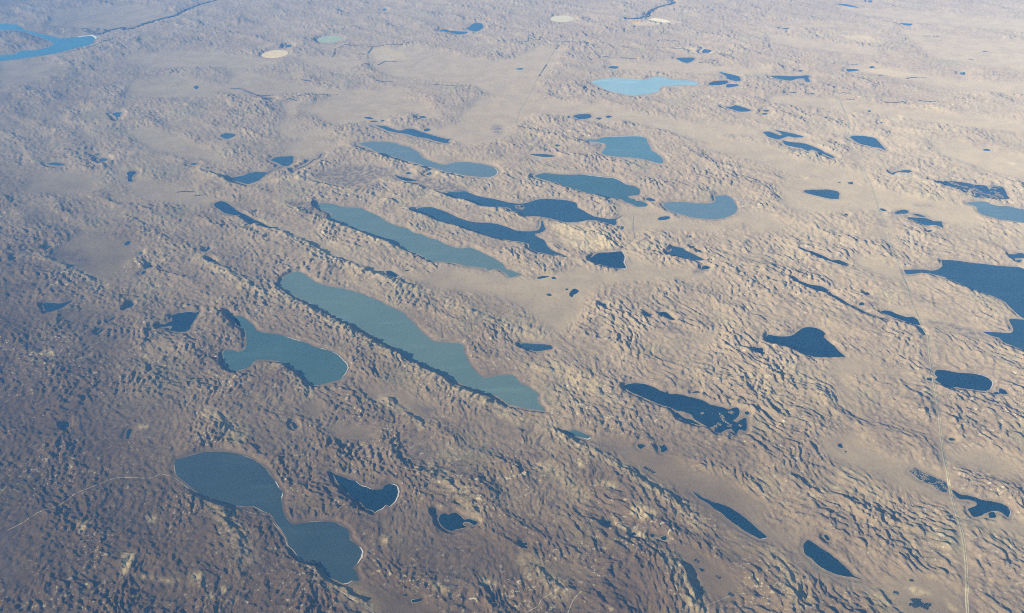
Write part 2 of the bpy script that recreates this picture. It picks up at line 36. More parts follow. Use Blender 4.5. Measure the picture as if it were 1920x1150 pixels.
PONDS = [('deep',[(-6727,12518),(-6698,12601),(-6639,12535),(-6645,12451),(-6713,12413),(-6754,12365),(-6728,12455)]),('deep',[(-6903,12024),(-6879,12111),(-6836,12181),(-6825,12088),(-6880,12023)]),('deep',[(-6953,11683),(-6934,11779),(-6885,11827),(-6885,11738),(-6923,11663)]),('deep',[(-5547,9146),(-5564,9245),(-5535,9272),(-5500,9228),(-5494,9130),(-5483,9047),(-5517,9062)]),('deep',[(-6524,9339),(-6545,9411),(-6507,9462),(-6466,9408),(-6451,9350),(-6482,9309)]),('mid',[(-9925,19162),(-9875,19198),(-9800,19170),(-9779,19075),(-9864,19088)]),('mid',[(-9695,18817),(-9621,18911),(-9509,18866),(-9463,18787),(-9573,18703)]),('mid',[(-10855,18686),(-10658,18741),(-10371,18581),(-10509,18538),(-10718,18588)]),('mid',[(-7423,18435),(-7340,18489),(-7215,18437),(-7306,18376)]),('mid',[(-5366,16014),(-5313,16053),(-5267,16009),(-5288,15944)]),('deep',[(-5770,14070),(-5692,14066),(-5609,13948),(-5648,13906),(-5736,13994)]),('deep',[(-5901,14354),(-5887,14533),(-5831,14427),(-5862,14351)]),('deep',[(-6820,13844),(-6791,13891),(-6712,13790),(-6792,13784)]),('deep',[(-6877,13593),(-6851,13663),(-6792,13636),(-6810,13543),(-6844,13535)]),('mid',[(-9121,14634),(-9096,14727),(-8997,14680),(-9067,14600)]),('mid',[(-7175,14343),(-7140,14392),(-7096,14339),(-7122,14264)]),('deep',[(-7598,14728),(-7556,14832),(-7493,14802),(-7498,14670),(-7546,14657)]),('mid',[(-10481,21785),(-10411,21905),(-10236,21863),(-10237,21720),(-10176,21603),(-10238,21532),(-10150,21340),(-10186,21342),(-10310,21584)]),('mid',[(-7171,20121),(-7058,20258),(-6821,20182),(-6771,20052),(-6924,19877),(-7086,19988)]),('mid',[(-8879,23712),(-8851,23876),(-8724,23701),(-8753,23539)]),('deep',[(3484,13287),(3566,13330),(3629,13280),(3591,13211),(3492,13202)]),('deep',[(1014,12533),(1068,12638),(1130,12670),(1182,12590),(1129,12506),(1079,12466),(1050,12391),(1008,12448)]),('deep',[(952,12666),(989,12686),(997,12633),(954,12627)]),('mid',[(602,12510),(662,12537),(706,12475),(646,12452)]),('deep',[(1528,12172),(1586,12181),(1618,12155),(1576,12083)]),('deep',[(3464,14422),(3500,14473),(3515,14419),(3479,14389)]),('deep',[(3430,14036),(3499,14063),(3474,13998)]),('deep',[(3521,13915),(3579,13887),(3587,13802),(3531,13835)]),('mid',[(2972,15170),(3039,15252),(3204,15271),(3232,15196),(3126,15122),(2990,15113)]),('mid',[(2860,16063),(2952,16120),(3059,15990),(2982,15946),(2879,16001)]),('mid',[(2179,14824),(2215,14904),(2259,14874),(2226,14778),(2185,14764)]),('deep',[(460,13068),(571,13117),(686,13102),(616,13060),(494,13025)]),('deep',[(725,13055),(775,13089),(807,13015),(747,13013)]),('mid',[(498,18498),(717,18499),(932,18448),(1098,18347),(894,18300),(680,18373)]),('deep',[(-2310,13413),(-2240,13447),(-2132,13357),(-2050,13261),(-2147,13261),(-2265,13331)]),('mid',[(-1963,13438),(-1921,13464),(-1866,13452),(-1916,13403)]),('deep',[(-2553,17597),(-2419,17450),(-2202,17348),(-2015,17235),(-2189,17198),(-2375,17297),(-2493,17441)]),('mid',[(-2317,17639),(-2246,17697),(-2178,17595),(-2280,17566)]),('mid',[(-1846,17575),(-1762,17668),(-1724,17547),(-1811,17503)]),('mid',[(-3699,21076),(-3557,21103),(-3434,20938),(-3574,20957)]),('mid',[(-3528,20809),(-3387,20835),(-3303,20757),(-3442,20722)]),('mid',[(-3242,20816),(-3186,20867),(-3129,20790),(-3190,20749)]),('mid',[(-2279,21013),(-2173,21071),(-2067,20944),(-2196,20916)]),('mid',[(-2087,20164),(-2012,20228),(-1925,20179),(-1940,20051),(-2048,20032)]),('mid',[(-7004,27232),(-7007,27497),(-6860,27512),(-6836,27287)]),('mid',[(-4382,31352),(-4347,31562),(-4267,31572),(-4247,31304)]),('mid',[(6003,22640),(6099,22824),(6370,22803),(6371,22697),(6058,22561)]),('mid',[(6543,20836),(6696,20871),(6701,20787),(6603,20739)]),('mid',[(6451,20612),(6584,20667),(6613,20582),(6518,20543)]),('mid',[(2245,20589),(2316,20656),(2403,20605),(2334,20493)]),('mid',[(2505,20670),(2584,20774),(2682,20676),(2566,20603)]),('mid',[(2981,24517),(3115,24602),(3303,24539),(3205,24368),(3054,24404)]),('mid',[(1105,18978),(1184,19020),(1242,18937),(1160,18888)]),('mid',[(5947,25668),(6084,25944),(6271,25823),(6183,25635),(6006,25559)]),('mid',[(291,24589),(496,24644),(473,24503),(337,24514)]),('mid',[(12890,30942),(13049,30962),(12931,30704),(12853,30748)]),('mid',[(12908,28121),(13284,28025),(13139,27826),(13010,27883)]),('mid',[(10397,23922),(10517,24018),(10557,23898),(10409,23828)]),('mid',[(8306,23775),(8415,23847),(8458,23752),(8349,23691)]),('mid',[(9718,23813),(9941,23795),(10053,23683),(9683,23597)]),('mid',[(7541,22128),(7772,22070),(7709,22003)]),('mid',[(8099,22015),(8231,21934),(8139,21890)]),('mid',[(9133,20615),(9255,20652),(9196,20537)]),('mid',[(9182,19835),(9259,19873),(9192,19757)]),('mid',[(7666,18723),(7752,18773),(7743,18679)]),('mid',[(10871,18076),(11012,18135),(11043,18020),(10901,18029)]),('mid',[(12697,23257),(12846,23279),(12741,23075),(12669,23136)]),('mid',[(8978,27918),(9224,27911),(9127,27800)]),('mid',[(7504,15349),(7577,15362),(7618,15255),(7536,15254)]),('mid',[(9213,13233),(9294,13247),(9289,13191),(9209,13176)]),('deep',[(6729,15178),(6783,15181),(6784,15112),(6732,15109)]),('deep',[(6110,12297),(6155,12312),(6189,12264),(6124,12258)]),('deep',[(5893,11962),(5968,12012),(5981,11942),(5899,11913)]),('mid',[(10303,16815),(10408,16836),(10369,16771)]),('mid',[(7065,16618),(7145,16626),(7110,16563)]),('mid',[(7263,16567),(7385,16612),(7362,16489),(7289,16500)]),('mid',[(8081,14397),(8140,14431),(8179,14402),(8106,14364)]),('deep',[(7014,9556),(7075,9581),(7119,9542),(7027,9522)]),('deep',[(6208,9944),(6279,9948),(6246,9873),(6191,9904)]),('deep',[(5950,8625),(6003,8639),(6036,8595),(5961,8587)]),('deep',[(4405,8564),(4459,8589),(4458,8502),(4415,8511)]),('deep',[(4461,8442),(4489,8433),(4465,8405)]),('deep',[(6637,11231),(6658,11178),(6629,11046),(6619,11094)]),('deep',[(2624,9759),(2726,9776),(2753,9741),(2660,9739)]),('deep',[(3300,9271),(3355,9298),(3365,9239),(3317,9221)]),('deep',[(1672,8667),(1729,8679),(1788,8644),(1706,8582)]),('deep',[(1955,8651),(2006,8628),(2047,8653),(2077,8555),(1987,8506),(1982,8590)]),('deep',[(2474,11859),(2593,11870),(2636,11792),(2694,11644),(2626,11667),(2557,11788)]),('mid',[(2247,11822),(2339,11834),(2345,11798),(2285,11777)]),('deep',[(-1065,7560),(-1031,7568),(-1025,7521),(-1050,7508)]),('deep',[(1082,7295),(1131,7326),(1165,7303),(1140,7256),(1098,7251)]),('deep',[(1617,7085),(1662,7090),(1668,7052),(1629,7035)]),('deep',[(1736,7039),(1803,7052),(1805,6995),(1753,6993)]),('deep',[(47,7002),(104,7015),(107,6969),(54,6967)]),('deep',[(2115,6562),(2159,6545),(2174,6525),(2136,6507)]),('deep',[(1396,7120),(1437,7121),(1440,7081),(1407,7082)]),('deep',[(-1234,6219),(-1181,6230),(-1118,6247),(-1126,6209),(-1208,6183)]),('deep',[(-1349,6281),(-1295,6309),(-1289,6279)]),('deep',[(5861,7284),(5934,7296),(5921,7216),(5840,7206)]),('deep',[(3723,6994),(3759,7003),(3771,6930),(3732,6921)]),('deep',[(-3231,9317),(-3187,9321),(-3117,9207),(-3148,9171)])]
POND_LABELS = ['small dark pond left of the dark leaf shaped lake','small dark pond right of the dark ragged lake','small dark pond left of the dark narrow inlet','little dark pond below the dark leaf shaped lake','small dark pond below the dark ragged lake','tiny blue pond above and left of the small dark lake','small blue pond left of the small dark lake','little blue pond left of the small dark lake','tiny blue pond left of the wedge shaped blue lake','tiny blue pond right of the slim dark blue lake','small dark pond below and left of the slim dark blue lake','tiny dark pond below and left of the slim dark blue lake','tiny dark pond above the dark leaf shaped lake','small dark pond above and left of the dark leaf shaped lake','small blue pond above the dark ragged lake','tiny blue pond below the small dark lake','small dark pond below the small dark lake','little blue pond above the small dark lake','little blue pond above and left of the wedge shaped blue lake','small blue pond above and left of the wedge shaped blue lake','small dark pond right of the small blue arrowhead lake','little dark pond below and left of the dark fan shaped lake','tiny dark pond below and left of the dark fan shaped lake','tiny blue pond above the small blue canoe shaped lake','tiny dark pond below the dark fan shaped lake','tiny dark pond above the small blue arrowhead lake','tiny dark pond above and right of the small blue arrowhead lake','tiny dark pond right of the small blue arrowhead lake','little blue pond above and left of the small blue arrowhead lake','small blue pond right of the broad teal lake','tiny blue pond above the dark fan shaped lake','small dark pond below and right of the curved blue lake','tiny dark pond left of the dark fan shaped lake','little blue pond above the blue two part lake','little dark pond below and left of the long narrow grey lake','tiny blue pond below the long narrow grey lake','little dark pond below and left of the shallow grey blue lake','tiny blue pond left of the shallow grey blue lake','tiny blue pond below the shallow grey blue lake','small blue pond left of the slender blue lake','tiny blue pond left of the slender blue lake','tiny blue pond above and left of the shallow grey blue lake','tiny blue pond above the slender blue lake','small blue pond right of the slender blue lake','small blue pond above the small oval blue lake','tiny blue pond left of the flat blue sliver','small blue pond below the slanted far lake','tiny blue pond above and left of the forked blue lake','tiny blue pond right of the kite shaped far lake','tiny blue pond right of the small rectangular blue pond','tiny blue pond above and left of the light teal squarish lake','small blue pond left of the very pale turquoise lake','tiny blue pond below and left of the small rectangular blue pond','small blue pond right of the half moon shaped small lake','tiny blue pond below and right of the rounded blue lake','tiny blue pond right of the thin blue lens of a lake','small blue pond right of the thin blue lens of a lake','tiny blue pond below the thin blue lens of a lake','tiny blue pond above and right of the far blue lake','small blue pond right of the far blue lake','tiny blue pond below the far blue lake','tiny blue pond below and right of the far blue lake','tiny blue pond above the blocky blue lake','tiny blue pond above and right of the blocky blue lake','tiny blue pond right of the ragged blue lake','tiny blue pond above the marshy lake full of reed islands','tiny blue pond above and right of the little blue lake','tiny blue pond above the far blue lake','tiny blue pond left of the wavy little lake','tiny blue pond below the ragged small lake','tiny dark pond below and right of the smooth blue lake','tiny dark pond above and left of the narrow dark lake','tiny dark pond left of the narrow dark lake','tiny blue pond above and right of the marshy lake full of reed islands','tiny blue pond above and right of the smooth blue lake','tiny blue pond right of the smooth blue lake','tiny blue pond below the largest of three close lakes in','small dark pond left of the small dark oval pond','small dark pond left of the dark capsule shaped lake','small dark pond above the patchy marsh pond','small dark pond left of the patchy marsh pond','tiny dark pond left of the patchy marsh pond','tiny dark pond below and right of the narrow dark lake','tiny dark pond above the long dark lake','small dark pond right of the long dark lake','small dark pond left of the dark sickle of water along the south shore of the reed island lake','little dark pond below and left of the dark sickle of water along the south shore of the reed island lake','little dark pond below the small blue arrowhead lake','tiny blue pond below and right of the dark fan shaped lake','tiny dark pond left of the very dark oval lake','small dark pond below the small teal lake','small dark pond left of the dark spear shaped lake','small dark pond below the dark sickle of water along the south shore of the reed island lake','small dark pond right of the very dark oval lake','tiny dark pond below the dark spear shaped lake','tiny dark pond left of the dark spear shaped lake','small dark pond below the very dark oval lake','tiny dark pond below and left of the very dark oval lake','small dark pond below and right of the dark bay shaped lake','small dark pond above the dark slipper shaped lake','small dark pond below the teal hook shaped lake']
STREAMS = [('narrow winding stream between the wedge lake and the far dunes',[(-4890,17959),(-4723,18121),(-4601,18296),(-4545,18501),(-4431,18561),(-4423,18735),(-4417,18850)],26),('short stream joining the oval lake to the wedge lake',[(-5607,17437),(-5519,17707),(-5418,17934),(-5290,18048),(-5224,18167)],22),('thin marshy channel running on from the spindle lake',[(5511,12360),(5536,12261),(5632,12131),(5712,11963),(5798,11885),(5898,11721),(6034,11604),(6170,11493),(6199,11453)],20),('tree lined river winding away from the dam',[(-13718,29196),(-13675,29376),(-13548,29520),(-13498,29751),(-13161,29958),(-12948,29748),(-12781,29924),(-12591,30310),(-12350,30700),(-12053,31094),(-11793,31327),(-11691,31932),(-11552,32280),(-11312,32810),(-10946,33286),(-10616,33563)],60),('faint blue river near the two bright far fields',[(4201,29436),(4618,29495),(4832,29721),(5046,30237),(5353,30725),(5735,31041),(6037,31280),(5995,31742)],50),('dark drain between the far meadow hills',[(-7767,23519),(-7498,23499),(-7201,23208),(-6930,22956),(-6665,22770),(-6366,22574)],30)]
BEACHES = [(1,[(-3725,11434),(-3576,11349),(-3457,11295)],14),(1,[(-3140,11107),(-3070,11075),(-3000,11043)],14),(1,[(-2894,10989),(-2808,10914),(-2714,10788),(-2635,10681),(-2593,10577),(-2603,10460),(-2651,10297)],17),(15,[(1841,13902),(2021,13928),(2096,13924),(2130,13788),(2119,13642),(2085,13523),(2107,13403),(2096,13319),(1996,13296)],26),(53,[(-2144,8119),(-2063,8044),(-1951,7987),(-1876,7953)],10),(53,[(-1659,8048),(-1585,8015),(-1549,7918),(-1557,7813),(-1582,7721),(-1635,7655)],22),(53,[(-1679,7667),(-1717,7619),(-1798,7583)],12),(52,[(-3209,8170),(-3125,8022)],13),(52,[(-3059,7960),(-3060,7854)],16),(52,[(-1943,7017),(-1892,6933),(-1897,6853),(-1933,6759)],22),(52,[(-1947,6517),(-1996,6477),(-2041,6469)],15),(12,[(-302,17791),(-248,17631),(-257,17457),(-361,17326),(-449,17297),(-598,17306)],24),(12,[(-1700,17877),(-1919,17977),(-2115,18141)],18),(13,[(1618,17323),(1848,17240),(2076,17158),(2304,17097),(2434,16955),(2528,16770)],26),(20,[(2570,23422),(2805,23515),(3038,23575),(3368,23494),(3691,23380),(3932,23361)],34),(20,[(5193,23186),(5319,23067),(5309,22884)],34),(50,[(1069,8860),(1031,8818),(992,8800),(947,8810)],26),(45,[(6944,10016),(7045,9974),(7114,9907),(7125,9827),(7085,9734),(7008,9645)],18),(55,[(3028,6992),(2975,6973),(2943,6962)],14),(23,[(6104,23869),(6253,23765),(6441,23591),(6553,23425)],30),(21,[(2369,19386),(2566,19406),(2890,19409),(3178,19390),(3321,19258)],28),(21,[(3463,18212),(3360,18248),(3256,18270)],30),(59,[(-15425,27654),(-15124,27657)],40),(57,[(6152,7351),(6136,7285),(6081,7215)],11)]
REEDS = [[(2712,9309),(2762,9365),(2804,9378),(2726,9279),(2665,9267)],[(2833,9289),(2922,9300),(2983,9226),(2980,9126),(2952,9127),(2945,9227),(2875,9259)],[(3056,9295),(3139,9321),(3135,9263),(3087,9265)],[(2824,9019),(2920,9114),(2999,9125),(2983,9055),(2902,9030),(2822,8922)],[(3005,9068),(3068,9094),(3168,9118),(3174,9061),(3074,9037),(3011,8970)],[(2856,8990),(2936,9014),(2943,8958),(2875,8906)],[(3155,9062),(3259,9100),(3236,9003),(3154,8978)],[(55,15889),(222,15921),(283,15894),(260,15757),(108,15784),(-30,15744)]]
VALLEY = [[(-4994,15627),(-4198,14912),(-3481,14409),(-2658,13612),(-1952,13482),(-1537,13183),(-1364,13547),(-569,13319),(110,13102),(496,13083),(1393,13408),(1570,13213),(1956,13194),(2659,13345),(3685,13107),(3552,12932),(2683,12885),(1630,12847),(1300,12345),(1155,11704),(862,11335),(601,11347),(355,11819),(1,12239),(-557,12603),(-1317,12726),(-1919,13111),(-2634,13422),(-3438,14141),(-4390,14814),(-5026,15287)],[(-4420,17622),(-3832,18096),(-3099,18109),(-2577,17790),(-3099,17134),(-3436,17021),(-3929,17184)],[(-2577,17790),(-1820,17327),(-1198,16629),(-620,16393),(-1307,16508),(-2037,17071),(-2774,17385)],[(2142,15697),(2705,15784),(3105,15525),(3263,15170),(3960,14908),(4693,15319),(5131,15766),(4719,14978),(3885,14543),(2980,14742),(2327,14562),(2321,13746),(2756,13340),(2126,13002),(1978,13379),(2247,13948),(2197,14785)],[(341,9262),(716,9133),(1074,8897),(1446,8883),(1706,8605),(2053,8487),(2304,8274),(2578,7874),(2902,7494),(3090,7181),(3315,7047),(3416,7170),(3420,6960),(3349,6720),(3077,6890),(2733,7066),(2454,7289),(2240,7562),(1972,7991),(1664,8298),(1196,8624),(838,8744),(558,9027)],[(3416,7170),(3716,7289),(3444,7043),(3412,6718),(3859,6357),(4331,6304),(4634,6445),(4847,6363),(4992,6137),(4809,5860),(4578,5218),(4152,5546),(4247,6088),(3808,6210),(3382,6409),(3304,6565)],[(4965,10512),(5302,10525),(5684,10213),(6087,10000),(6297,9928),(6219,9742),(5824,9947),(5499,10155),(5157,10104),(4991,9855),(5003,9547),(4789,9376),(4833,9862),(4838,10248)],[(4308,8719),(4709,8812),(4849,8383),(5196,8168),(5574,8055),(5574,7581),(5522,7314),(5382,7452),(5007,7694),(4704,7989),(4214,8204),(4096,8515)],[(5772,8349),(6243,8434),(6779,8210),(6583,7825),(6058,8037),(5755,8147)],[(5502,7271),(5724,7177),(6133,7206),(6455,7067),(6325,6823),(5753,6965),(5491,7100)],[(1681,7018),(2054,6924),(2324,6674),(2539,6512),(2591,6212),(2318,6077),(2019,6086),(2014,6378),(1883,6689)],[(-2017,6506),(-1771,6536),(-1377,6336),(-1059,6181),(-746,5961),(-1515,5915),(-2068,6432)],[(-8906,14526),(-8639,15149),(-7792,14888),(-7212,14438),(-7205,13841),(-7468,13476),(-8048,13692),(-8728,14113)],[(-9373,18498),(-8991,18475),(-8405,17863),(-7366,17254),(-6380,16675),(-5880,16520),(-5866,16029),(-6505,16308),(-7352,16480),(-8024,16770),(-8623,17463)],[(-9768,20611),(-9135,20743),(-8138,20158),(-7051,19111),(-6667,18627),(-6261,18016),(-7177,18659),(-7865,18854),(-8672,19373),(-9304,20067)],[(-12022,26809),(-10474,27218),(-8838,26810),(-7686,26189),(-6907,25617),(-7772,25195),(-9148,25549),(-10388,25403),(-11562,25994)],[(-6537,26197),(-5062,26231),(-4146,25493),(-4870,24963),(-5905,25437)],[(-8097,25220),(-5884,23662),(-4594,23132),(-2818,23213),(-2743,22373),(-4234,22687),(-5758,23008),(-6913,22885),(-8174,23188),(-7987,23603)],[(-4332,26972),(-2814,26952),(-1604,26205),(-447,25341),(196,25540),(1052,26786),(1867,26444),(1451,24940),(756,23157),(854,21910),(-284,22395),(-1032,23293),(-2264,23829),(-2877,23877),(-3542,24385),(-3942,25131)],[(-719,22427),(1279,21879),(3152,20978),(4643,20153),(6513,19681),(6214,19040),(5026,19446),(4642,18825),(4002,19514),(2567,20653),(678,20968),(117,20115),(-676,19828),(-1243,20919),(-988,21652)],[(2911,25316),(3950,24738),(4961,25148),(6059,24328),(7514,23976),(7396,23527),(5766,23655),(4457,23987),(3119,24327)],[(8382,27271),(9779,26307),(11095,25399),(10608,24931),(8981,25839),(8165,26447)],[(9984,24490),(11280,23447),(12443,22693),(14474,22113),(14060,21335),(12078,21882),(11023,22802),(9818,23563)],[(6957,21860),(8558,21544),(9978,20865),(11329,20219),(13031,19406),(12693,18771),(10773,19560),(9378,20356),(7836,21018),(6805,21283)],[(11467,30478),(13669,29445),(17572,27925),(16824,26521),(13776,27970),(11847,29421)],[(6024,16989),(6969,16666),(7777,16358),(8463,15817),(9168,15417),(9432,15055),(9028,14415),(8411,14665),(7761,15148),(6959,15308),(5863,15254),(5565,15741)],[(6282,13640),(6761,13326),(7037,13032),(7283,12928),(7140,12578),(6652,12779),(6217,13166)],[(6217,12111),(6829,11599),(7659,11104),(7841,10950),(7440,10823),(6789,11293),(6188,11787)],[(4865,19292),(6132,18728),(6611,17793),(7230,17468),(7965,16872),(7376,16511),(6177,17116),(5420,17868),(4581,18519)],[(-3460,20015),(-1216,20206),(-674,19661),(-922,19189),(-2558,20297)],[(-1627,20408),(-691,20699),(112,19775),(-282,19307),(-1045,19038),(-1449,19482)],[(-5522,21783),(-4826,22730),(-3372,22830),(-2134,21929),(-1636,20585),(-2655,21389),(-3433,20889),(-4482,20603)],[(-6109,22217),(-5677,22588),(-5548,20855),(-5237,20305),(-4181,20407),(-4636,19925),(-5391,19742),(-5955,20527),(-5763,21234)],[(-2765,9044),(-2504,9316),(-1873,9177),(-1987,8851),(-2436,8868)],[(-2470,10163),(-1803,10009),(-1136,9613),(-1270,9267),(-1833,9522),(-2265,9841)],[(-3193,9695),(-2896,9805),(-2687,9497),(-2969,9334)],[(2338,8075),(2639,8162),(3082,7669),(3279,7392),(3080,7399),(2674,7683)],[(9932,18794),(10991,18105),(11992,17455),(11429,16399),(10460,16990),(9793,17884)],[(12544,27481),(16269,25480),(14914,22937),(12490,24528)],[(1814,21451),(2528,21592),(3129,20795),(2642,20116),(1878,20521)],[(-10869,24494),(-9742,24872),(-7987,23603),(-8417,22996),(-9560,22872),(-10696,23164)],[(-15773,26593),(-14809,26670),(-13146,25871),(-13770,24718),(-14459,23872)],[(-16656,32503),(-13864,32969),(-11755,31327),(-13679,29852),(-15925,30376)],[(-10898,18014),(-10017,18246),(-9274,17916),(-9073,17090),(-9978,17012),(-10760,17189)],[(1185,8520),(1878,8290),(2266,7698),(1894,7946)],[(-206,6757),(803,6645),(910,6450),(164,6436)],[(4587,15325),(5256,15404),(5421,14828),(4997,14419),(4640,14652)],[(2816,11028),(3216,11304),(3509,11442),(3211,10867)],[(-5600,19494),(-4860,19707),(-4018,19327),(-4640,18500),(-5207,18839)]]
MARSH = [[(-4420,17622),(-3832,18096),(-3099,18109),(-2577,17790),(-3099,17134),(-3436,17021),(-3929,17184)],[(-3047,17678),(-1945,17417),(-1093,16883),(-621,16443),(-1426,16591),(-2272,17085)],[(3265,13158),(3370,13199),(3520,13099),(3425,12990),(3287,13019)],[(2925,12946),(3054,12931),(3053,12859),(2935,12865)],[(6785,11484),(6948,11399),(7237,11310),(7562,11071),(7582,10887),(7318,11008),(7065,11167),(6781,11369)],[(6337,11582),(6453,11538),(6553,11456),(6343,11485)],[(5931,12005),(6110,12059),(6185,11892),(5993,11860)],[(8239,15525),(8409,15474),(8668,15441),(8639,15372),(8264,15452)],[(2310,11495),(2536,11524),(2787,11322),(2779,11155),(2601,11256),(2402,11377)],[(1664,8681),(1793,8676),(2091,8586),(2058,8495),(1873,8594)],[(2119,11876),(2481,11879),(2702,11652),(2561,11678),(2148,11755)],[(4377,8645),(4481,8654),(4492,8521),(4384,8499)],[(5751,9031),(5825,9028),(5800,8937),(5755,8975)],[(5532,10350),(5621,10312),(5780,10189),(5699,10193)],[(5639,7875),(5732,7812),(5836,7773),(5786,7740),(5637,7792)],[(4373,6058),(4477,6055),(4589,5980),(4523,5912),(4372,5943)],[(-4814,16349),(-4533,16364),(-4115,16247),(-3987,15997),(-3699,15772),(-3679,15566),(-4006,15789),(-4376,15989),(-4639,16185)],[(687,15127),(740,14847),(696,14741),(664,14906)],[(-416,20008),(-307,20391),(-173,20294),(-108,19902),(-175,19696),(-339,19875)],[(1973,18945),(2171,19011),(2206,18734),(2035,18591)],[(-3011,7771),(-2920,7745),(-2712,7468),(-2806,7427),(-2930,7542)],[(-2509,6813),(-2394,6799),(-2358,6729),(-2444,6722)],[(-3770,17706),(-3075,17947),(-2875,17792),(-3342,17000),(-3805,17160)],[(-4505,10573),(-4175,10593),(-4102,10726),(-4051,10690),(-4137,10524),(-4419,10486)],[(-8967,14427),(-8311,14599),(-7922,13877),(-8394,13805)],[(-6526,7444),(-6348,7570),(-5968,6651),(-6052,6465)],[(4937,6040),(5015,6047),(5132,5851),(4928,5857)],[(4872,13945),(5031,13787),(4942,13644),(4820,13748)],[(6527,18455),(6749,18364),(6675,18217),(6524,18227)],[(-1386,9589),(-1166,9521),(-1178,9404),(-1438,9502)]]  # marshes, plus one lower-left block painting the vignette darkening of that corner
SANDS = [([(788,15010),(942,14461),(1242,13983),(1540,13918),(2021,14145),(1867,14624),(1248,15096)],0.5),([(-4802,7008),(-4639,6963),(-4630,6666),(-4345,6618),(-4008,6551),(-4015,6522),(-4389,6610),(-4698,6678)],0.9),([(-4720,7581),(-4608,7577),(-4583,7477),(-4681,7491)],0.9),([(-3461,6439),(-3391,6437),(-3379,6363),(-3436,6374)],0.9),([(-3589,6342),(-3522,6349),(-3512,6285),(-3556,6277)],0.7),([(-5519,7454),(-5400,7494),(-5390,7385),(-5457,7301)],0.7),([(-3863,6641),(-3725,6656),(-3686,6465),(-3823,6507)],0.6),([(-7726,11091),(-7598,11193),(-7405,11149),(-7343,11004),(-7548,11030)],0.7),([(-6965,10918),(-6863,10983),(-6789,11122),(-6775,11032),(-6875,10907)],0.7),([(-6008,11052),(-5889,11083),(-5847,10957),(-5921,10925)],0.6),([(-5434,9339),(-5292,9319),(-5295,9271),(-5384,9252)],0.9),([(810,8359),(882,8357),(889,8231),(817,8221)],0.9),([(215,8356),(486,8371),(476,8196),(332,8152)],0.5),([(1061,7980),(1315,7899),(1252,7807),(1084,7860)],0.7),([(1418,7481),(1555,7499),(1720,7471),(1733,7338),(1558,7279),(1434,7348)],0.6),([(1193,7291),(1347,7189),(1498,7089),(1587,7023),(1778,6996),(1859,6994),(1838,6970),(1582,6993),(1400,7092),(1250,7203)],1.0),([(-437,6494),(-281,6414),(-281,6377),(-389,6399),(-453,6476)],1.0),([(-1665,7153),(-1580,7129),(-1594,7026),(-1656,7069)],0.8),([(-722,7972),(-616,7920),(-631,7862),(-720,7900)],0.7),([(-1092,6477),(-915,6378),(-787,6282),(-816,6255),(-976,6361)],0.6),([(10526,26931),(11301,26862),(11649,26003),(11173,26044),(10672,26497)],0.45),([(9644,19245),(10034,19178),(10343,19075),(9994,19082)],0.9),([(9803,20313),(9916,20260),(9731,19875),(9684,19922)],0.8),([(8701,15911),(8854,15748),(8705,15788)],0.8),([(6393,16951),(6506,16844),(6430,16782)],0.9),([(6545,14480),(6807,14412),(6669,14314)],0.8),([(11045,17392),(11287,17341),(11178,17243)],0.8),([(4397,6193),(4501,6226),(4640,6121),(4484,6108)],0.75),([(4598,6821),(4740,6816),(4724,6736),(4606,6760)],0.5),([(3727,7650),(3804,7624),(3766,7557)],0.7),([(5390,6281),(5419,6261),(5370,6208)],0.9),([(4792,6054),(4850,5946),(4855,5859),(4768,5896)],0.5),([(-4308,26824),(-3865,26992),(-3225,26464),(-2918,25786),(-3513,25645),(-4207,26021)],0.35),([(4029,28784),(4733,29034),(5432,28655),(4786,28482),(4131,28542)],0.45),([(4713,26060),(5545,26123),(6654,25570),(7020,25410),(6205,25351)],0.35),([(10118,23758),(10855,23699),(11412,23201),(10965,23014),(10365,23396)],0.35),([(9980,20946),(10814,20886),(11240,20302),(10663,20525)],0.35),([(15160,25901),(15493,25671),(15292,25756)],0.6),([(-6672,14066),(-6568,14061),(-6549,13961),(-6613,13965)],0.8),([(-7131,14366),(-7075,14543),(-7070,14414),(-7074,14237)],0.9),([(5717,8216),(5745,8178),(5711,8079),(5687,8105)],0.6),([(4819,8803),(4874,8747),(4790,8616),(4772,8670)],0.6),([(3982,9058),(4103,9082),(4040,9000)],0.6)]
